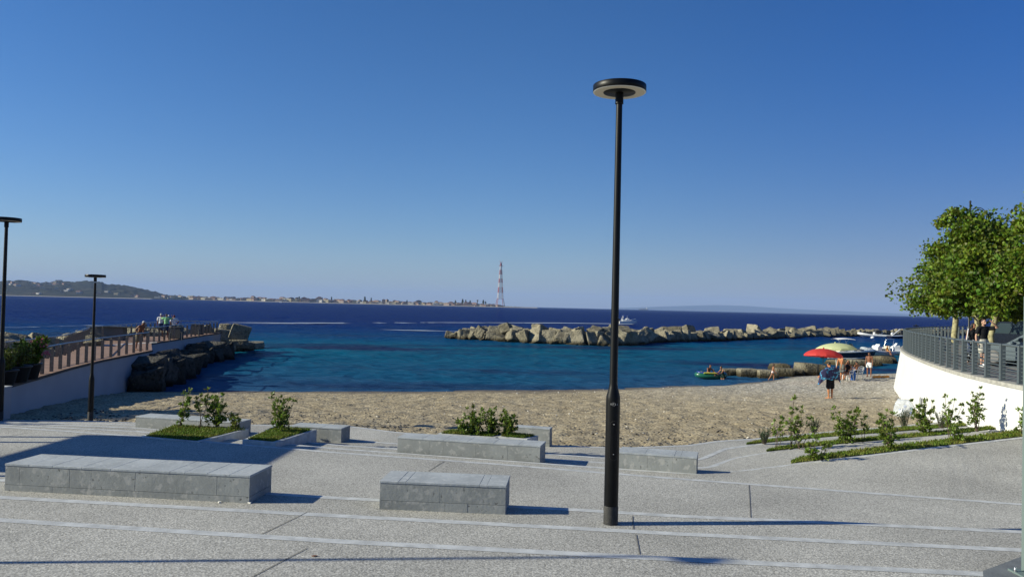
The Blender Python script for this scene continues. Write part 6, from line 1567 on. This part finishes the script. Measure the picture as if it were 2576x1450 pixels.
person(Vector((dgl.x+.25, dgl.y+.12, SEA)), R(60), .80, dict(torso=V3(0, .1, 1), LL=(V3(.2, -1, 0), V3(0, -1, -.1)), RL=(V3(-.2, -1, 0), V3(0, -1, -.1)), LA=(V3(.3, -.6, -.6), V3(0, -1, 0)), RA=(V3(-.3, -.6, -.6), V3(0, -1, 0)), LF=V3(0, -.6, 1), RF=V3(0, -.6, 1)),
       'small child sitting low in the dinghy between the boy and the woman', SK_BRN, M_hairbr, 'short', [('trunks', CBR, 'trunks', .008)], pelvis_z=.30)
# --- people on the pier
op = P(349, 879.5, DZ)
person(op, R(72), 1.72, dict(torso=V3(0, -.38, 1), head=V3(0, -.75, 1), look=V3(0, -1, -.7), LA=(V3(.15, .35, -1), V3(0, -.2, -1)), RA=(V3(-.3, .75, -.75), V3(.1, -.75, -.7)), LL=(V3(.03, -.12, -1), V3(0, .1, -1)), RL=(V3(-.03, .10, -1), V3(0, .14, -1))),
       'old shirtless man with white hair in khaki shorts leaning over the pier railing', SK_BRN, M_hairw, 'short', [('shorts', CKH, 'shorts', .030)])
for (x, y, hh, yw, hair, hst, cl, ps, lab) in [
    (404, 846, 1.78, 190, M_hairw, 'short', [('t_shirt', CWH, 'tee', .02), ('shorts', CNV, 'shorts', .02), ('shoe', CB, 'shoe', 0)], dict(LL=(V3(.05, 0, -1), V3(0, 0, -1)), RA=(V3(-.1, .1, -1), V3(0, -.2, -1))), 'grey-haired man in white T-shirt and dark shorts, left one of the three on the pier'),
    (417.5, 848, 1.78, 188, M_hairb, 'short', [('t_shirt', CGR, 'tee', .02), ('shorts', CNV, 'shorts', .02)], dict(RA=(V3(-.75, -.65, -.1), V3(.45, -.55, .85)), LA=(V3(.8, -.55, -.1), V3(-.5, -.5, .8)), head=V3(0, -.1, 1)), 'man in mint green T-shirt holding up a camera, middle one of three on the pier'),
    (437, 845, 1.66, 200, CBR, 'cap', [('t_shirt', CWH, 'tee', .025), ('shorts', CB, 'shorts', .02), ('shoe', CB, 'shoe', 0)], dict(torso=V3(0, -.06, 1), LA=(V3(.35, .2, -1), V3(-.2, -.2, -1)), RA=(V3(-.6, .2, -.8), V3(.6, -.6, -.5))), 'person in white T-shirt and dark red cap, right one of the three on the pier')]:
    person(P(x, y, DZ), R(yw), hh, ps, lab, SK_BRN, hair, hst, cl)
mb = MB(); mb.box((0, 0, 0), (.13, .05, .09), bev=.01); mb.lathe([(.03, 0), (.03, .05), (0, .05)], 10, 0, Matrix.Rotation(pi/2, 4, 'X')); cp = P(417.5, 848, DZ)
tag(mb.build('camera_body', M_chrome, loc=cp+Vector((0.01, .32, 1.66))), 'small camera held up by the man in mint green', 'camera')

# ================================================================== TREES on the promenade
M_pl1 = mat('plane_leaf', (.075, .130, .010), .5, island=.55, transl=.38, c2=(.16, .21, .015), vs=1.3, vdist=(.4, .6), spec=.35)
M_ptr = mat('plane_bark', (.20, .175, .09), .9, c2=(.34, .31, .17), vs=5, vdist=(.45, .55), bump=.3, bs=12)
def tree(x, Y, trunk_h, crown_r, top, label, seed, rt=.15, n=7000, low=None, sq=1.0):
    rng = np.random.default_rng(seed); rnd = random.Random(seed)
    t = empty('plane_tree', (x, Y, PZ), 0, label, 'tree', 'plane trees on the promenade')
    mb = MB(); H = top-PZ
    mb.tube([(rnd.uniform(-.05, .05)*k, rnd.uniform(-.05, .05)*k, trunk_h*1.25*k/5) for k in range(6)], [rt*1.2, rt*1.05, rt, rt*.97, rt*.93, rt*.8], 10)
    ends = []
    nb = 15
    for b_ in range(nb):
        a = b_*2.4+rnd.uniform(-.4, .4); f = b_/(nb-1); z0 = trunk_h*(.92+.5*f)*.9; 
        zt = trunk_h+(H-trunk_h)*(.06+.9*f); rr = crown_r*(1.0 if f < .25 else (1-(f-.25)/.75*.82))*rnd.uniform(.75, 1.0)
        e = Vector((rr*cos(a), rr*sin(a), zt)); s0 = Vector((0, 0, min(z0, trunk_h*1.2)+f*(H-trunk_h)*.35)); m_ = s0.lerp(e, .5)+Vector((0, 0, .10*rr))
        mb.tube([s0, s0.lerp(m_, .5), m_, m_.lerp(e, .5), e], [rt*.42, rt*.32, rt*.22, rt*.14, rt*.05], 6); 
        for q in (.4, .62, .82, 1.0):
            p = (s0.lerp(m_, q*2) if q < .5 else m_.lerp(e, q*2-1)); ends.append((p, q))
        for _ in range(3):
            p = m_.lerp(e, rnd.random()); d = Vector((rnd.gauss(0, 1), rnd.gauss(0, 1), rnd.gauss(.1, .6))).normalized()*crown_r*rnd.uniform(.18, .34); mb.tube([p, p+d*.6, p+d], [rt*.12, rt*.07, .008], 5); ends.append((p+d, 1.0))
    mb.tube([(0, 0, trunk_h), (0, 0, H*.93)], [rt*.7, .02], 6); mb.build('trunk', M_ptr, t)
    ends.append((Vector((0, 0, H*.95)), 1)); ends.append((Vector((.1, 0, H*.86)), 1))
    E = np.array([tuple(p) for p, q in ends]); k = rng.integers(0, len(E), n); sig = crown_r*.125*(.5+.9*rng.random(len(E)))[k]
    G_ = rng.normal(size=(n, 3)); gn = np.linalg.norm(G_, axis=1); G_ *= (np.minimum(gn, 1.9)/gn)[:, None]; C = E[k]+G_*sig[:, None]*np.array([1, 1, .72])
    ok = C[:, 2] > trunk_h*.86; C = C[ok]; n = len(C)
    D = rng.normal(size=(n, 3)); D[:, 2] -= .5
    V, F = leaves_np(C, D, .185*(.6+.7*rng.random(n)), .088*(.7+.6*rng.random(n)), rng, .35)
    np_mesh('crown', V, F, M_pl1, t); return t
def tz(y, Y, x=2450): return PY(x, y, Y).z
tree(24.6, 42.0, 1.95, 3.8, tz(540, 43), 'front left plane tree on the promenade whose crown reaches farthest left', 1, .16, 21000)
tree(30.6, 55, 2.2, 3.4, tz(620, 55), 'plane tree with the thick pale trunk, farthest left trunk', 2, .19, 10000)
tree(29.0, 49.0, 2.1, 3.2, tz(600, 49), 'plane tree whose trunk rises behind the long-haired woman', 3, .15, 10000)
tree(20.9, 34.6, 2.1, 2.2, tz(640, 34.6), 'slim plane tree right beside the man shading his eyes', 4, .115, 11000)
tree(27.6, 44.5, 2.1, 3.2, tz(620, 44.5), 'plane tree behind the man shading his eyes', 5, .2, 10000)
tree(39.5, 62, 2.6, 3.6, tz(640, 62), 'plane tree beyond the parked cars', 6, .17, 6000)
tree(22.1, 31.0, 2.2, 3.3, tz(395, 31), 'tall plane tree at the right edge, crown highest in the view', 7, .17, 20000)
# arm lamp among the trees
M_iron = mat('dark_iron', (.02, .022, .026), .5)
lp = PY(2440, 560, 47.5); lt = tz(506, 47.5, 2440)-PZ
t = empty('arched_street_lamp', (lp.x, 47.5, PZ), 0, 'old-style lamp post with arched arm and bell lantern rising among the trees', 'street lamp')
mb = MB(); mb.lathe([(.10, 0), (.10, .5), (.055, .6), (.045, lt-.1), (.06, lt-.08), (.03, lt)], 12); mb.ball((0, 0, lt-.02), .065, 10, 8); mb.build('pole', M_iron, t)
mb = MB(); ar = .46; mb.tube([(.04, 0, lt-1.9), (.04, 0, lt-.9)]+[(.04+ar-ar*cos(a), 0, lt-.83+ar*sin(a)) for a in np.linspace(0, pi, 12)]+[(.04+2*ar, 0, lt-1.05)], .022, 8); mb.build('arched_arm', M_iron, t)
mb = MB(); mb.lathe([(0, lt-1.02), (.06, lt-1.05), (.08, lt-1.18), (.20, lt-1.34), (.21, lt-1.38)], 16, 0, Matrix.Translation((.04+2*ar, 0, 0))); l_ = mb.build('lantern', M_iron, t)
mb = MB(); mb.lathe([(.17, lt-1.38), (.13, lt-1.52), (0, lt-1.56)], 16, 0, Matrix.Translation((.04+2*ar, 0, 0))); mb.build('lamp_glass', mat('frosted_glass', (.6, .6, .58), .3), l_)

# ================================================================== CARS
def car(loc, rz, Lc, Wc, Hc, paint, label, suv=False):
    t = empty('parked_car', loc, rz, label, 'car', 'cars parked on the promenade'); hl = Lc/2
    prof = [(-hl, .45), (-hl+.03, .85), (-hl+.10, Hc*.62), (-hl+.35, Hc*.64), (-hl+.10+.25*(not suv), Hc*.63)]
    body_ = [(-hl, .35), (-hl-.0, .75), (-hl+.06, Hc*.62), (hl-1.25, Hc*.60), (hl-.25, Hc*.50), (hl, Hc*.40), (hl, .35), (hl-.35, .22), (-hl+.3, .22)]
    def loft(sections, m, nm, parent=t, mi=0):
        mb = MB(); n = len(sections[0][1]); V = []; F = []
        for y, pr in sections: V += [(x, y, z) for x, z in pr]
        for k in range(len(sections)-1):
            for i in range(n): F.append((k*n+i, k*n+(i+1) % n, (k+1)*n+(i+1) % n, (k+1)*n+i))
        F.append(tuple(range(n))); F.append(tuple(reversed(range(len(V)-n, len(V))))); mb.add(V, F, mi); return mb.build(nm, m, parent)
    w2 = Wc/2
    def shrink(pr, k, c=(0, .6)): return [(c[0]+(x-c[0])*k, c[1]+(z-c[1])*k) for x, z in pr]
    loft([(-w2, shrink(body_, .965)), (-w2+.10, body_), (w2-.10, body_), (w2, shrink(body_, .965))], paint, 'body')
    r0, r1 = (-hl+.10, -hl+.30) if suv else (-hl+.12, -hl+.50)
    cab = [(r0, Hc*.61), (r1, Hc*.97), (r1+.4, Hc), (hl-2.15, Hc*.985), (hl-1.2, Hc*.59)]
    loft([(-w2+.07, [(x, z) if z < Hc*.7 else (x, z) for x, z in shrink(cab, .97, (0, Hc*.6))]), (-w2+.22, cab), (w2-.22, cab), (w2-.07, shrink(cab, .97, (0, Hc*.6)))], paint, 'cabin')
    for s in (-1, 1):
        pr = shrink([(r0+.25, Hc*.65), (r1+.15, Hc*.93), (hl-2.25, Hc*.94), (hl-1.5, Hc*.65)], .98, (0, Hc*.8)); y0 = s*(w2-.068)
        mb = MB(); mid = (pr[0][0]+pr[3][0])/2
        for (a, b, c, d) in (((pr[0]), (pr[1]), ((pr[1][0]+pr[2][0])/2-.05, Hc*.935), (mid-.05, Hc*.65)), ((mid+.03, Hc*.65), ((pr[1][0]+pr[2][0])/2+.03, Hc*.935), pr[2], pr[3])):
            mb.add([(q[0], y0+s*.004, q[1]) for q in (a, b, c, d)], [(0, 1, 2, 3)])
        mb.build('side_window', M_glass, t)
        for x in (-hl+.75, hl-.8):
            mb = MB(); Mx = Matrix.Translation((x, s*(w2-.10), .32)) @ Matrix.Rotation(pi/2, 4, 'X'); mb.lathe([(.0, -.10), (.24, -.11), (.32, -.09), (.32, .09), (.24, .11), (0, .10)], 20, 0, Mx); wh = mb.build('wheel', M_blk, t)
            mb = MB(); mb.lathe([(.20, .112), (.05, .122), (0, .122)] if s < 0 else [(.20, -.112), (.05, -.122), (0, -.122)], 12, 0, Mx); mb.build('rim', mat('rim_grey', (.12, .12, .125), .5), wh)
        mb = MB(); mb.box((-hl+.03, s*(w2-.17), Hc*.52), (.12, .26, .22), bev=.03); mb.build('tail_light', mat('tail_light_red', (.35, .01, .015), .2), t)
        mb = MB(); mb.box((hl-1.5, s*(w2+.06), Hc*.62), (.10, .16, .12), bev=.03); mb.build('mirror', paint, t)
    mb = MB(); mb.add([(r0-.005, -w2+.28, Hc*.64), (r0-.005, w2-.28, Hc*.64), (r1-.03, w2-.35, Hc*.93), (r1-.03, -w2+.35, Hc*.93)], [(0, 1, 2, 3)]); mb.build('rear_window', M_glass, t)
    mb = MB(); mb.add([(hl-1.19, -w2+.25, Hc*.61), (hl-1.19, w2-.25, Hc*.61), (hl-2.1, w2-.32, Hc*.95), (hl-2.1, -w2+.32, Hc*.95)], [(0, 1, 2, 3)]); mb.build('windscreen', M_glass, t)
    mb = MB(); mb.box((-hl-.02, 0, .42), (.12, Wc*.94, .22), bev=.04); mb.build('bumper', M_blk if suv else paint, t)
    return t
CP1 = mat('dark_car_paint', (.008, .010, .016), .25, spec=.6); CP2 = mat('grey_blue_car_paint', (.10, .13, .15), .3, metal=.3)
c0 = PY(2556, 860, 38); car(Vector((c0.x+.3, 38.5, PZ)), R(100), 4.5, 1.85, 1.72, CP1, 'dark parked car with a high roof behind the slim tree', True)
c0 = PY(2590, 870, 31); car(Vector((c0.x-.02, 30.6, PZ)), R(125), 3.9, 1.7, 1.48, CP2, 'grey-blue hatchback with red tail light cut by the right edge')
c0 = PY(2545, 830, 50); car(Vector((c0.x+3, 50, PZ)), R(100), 4.2, 1.75, 1.5, CP2, 'grey car farther back between the trees')
# earth beds round the trees
for i, (a, b) in enumerate((((2310+90, 893), (2560, 930)), )):
    pass
# ================================================================== off-frame things that throw the shadows seen on the left
def gazebo(cx, cy, lx, ly, h, rz):
    t = empty('shade_canopy', (cx, cy, -.12), rz, 'flat-roofed sun canopy on four posts left of the plaza', 'canopy')
    mb = MB(); mb.box((0, 0, h), (lx, ly, .16)); mb.build('roof', M_white, t)
    for sx_ in (-1, 1):
        for sy_ in (-1, 1):
            mb = MB(); mb.box((sx_*(lx/2-.3), sy_*(ly/2-.3), h/2), (.12, .12, h)); mb.build('post', M_black, t)
hC = 4.1; sh_len = hC/tan(SUN_EL); dx, dy = cos(SUN_AZ)*sh_len, sin(SUN_AZ)*sh_len
gazebo(-7.6-dx, 17.0-dy, 5.2, 4.2, hC, R(-3))

# quay off the left edge with the tree that dapples the sand
mb = MB(); mb.box((-29.0, 20.0, -.75), (9.6, 18, 1.96)); struct(mb.build('quay', M_conc))
t0 = bpy.data.objects['plane_tree']
o = tree(-28.2, 25.6, 2.2, 3.6, 8.2, 'leafy tree on the quay outside the left edge', 17, .16, 5200); o.location.z = .23
o = tree(-29.5, 20.5, 2.2, 3.0, 7.6, 'second leafy tree on the quay outside the left edge', 18, .16, 4500); o.location.z = .23
# ================================================================== AIR
hb = MB(); hb.box((0, 18000, 310), (70000, 44000, 640)); 
M_haze = bpy.data.materials.new('haze_air'); M_haze.use_nodes = True; N, L = nodes(M_haze); N.remove(N['Principled BSDF'])
pv = N.new('ShaderNodeVolumePrincipled'); pv.inputs['Density'].default_value = 4.2e-5; pv.inputs['Color'].default_value = (.42, .60, .98, 1)
pv.inputs['Anisotropy'].default_value = 0.0
L.new(pv.outputs[0], N['Material Output'].inputs['Volume'])
hz_o = hb.build('haze', M_haze); tag(hz_o, 'thin pale haze over the strait', 'haze', kind='stuff')
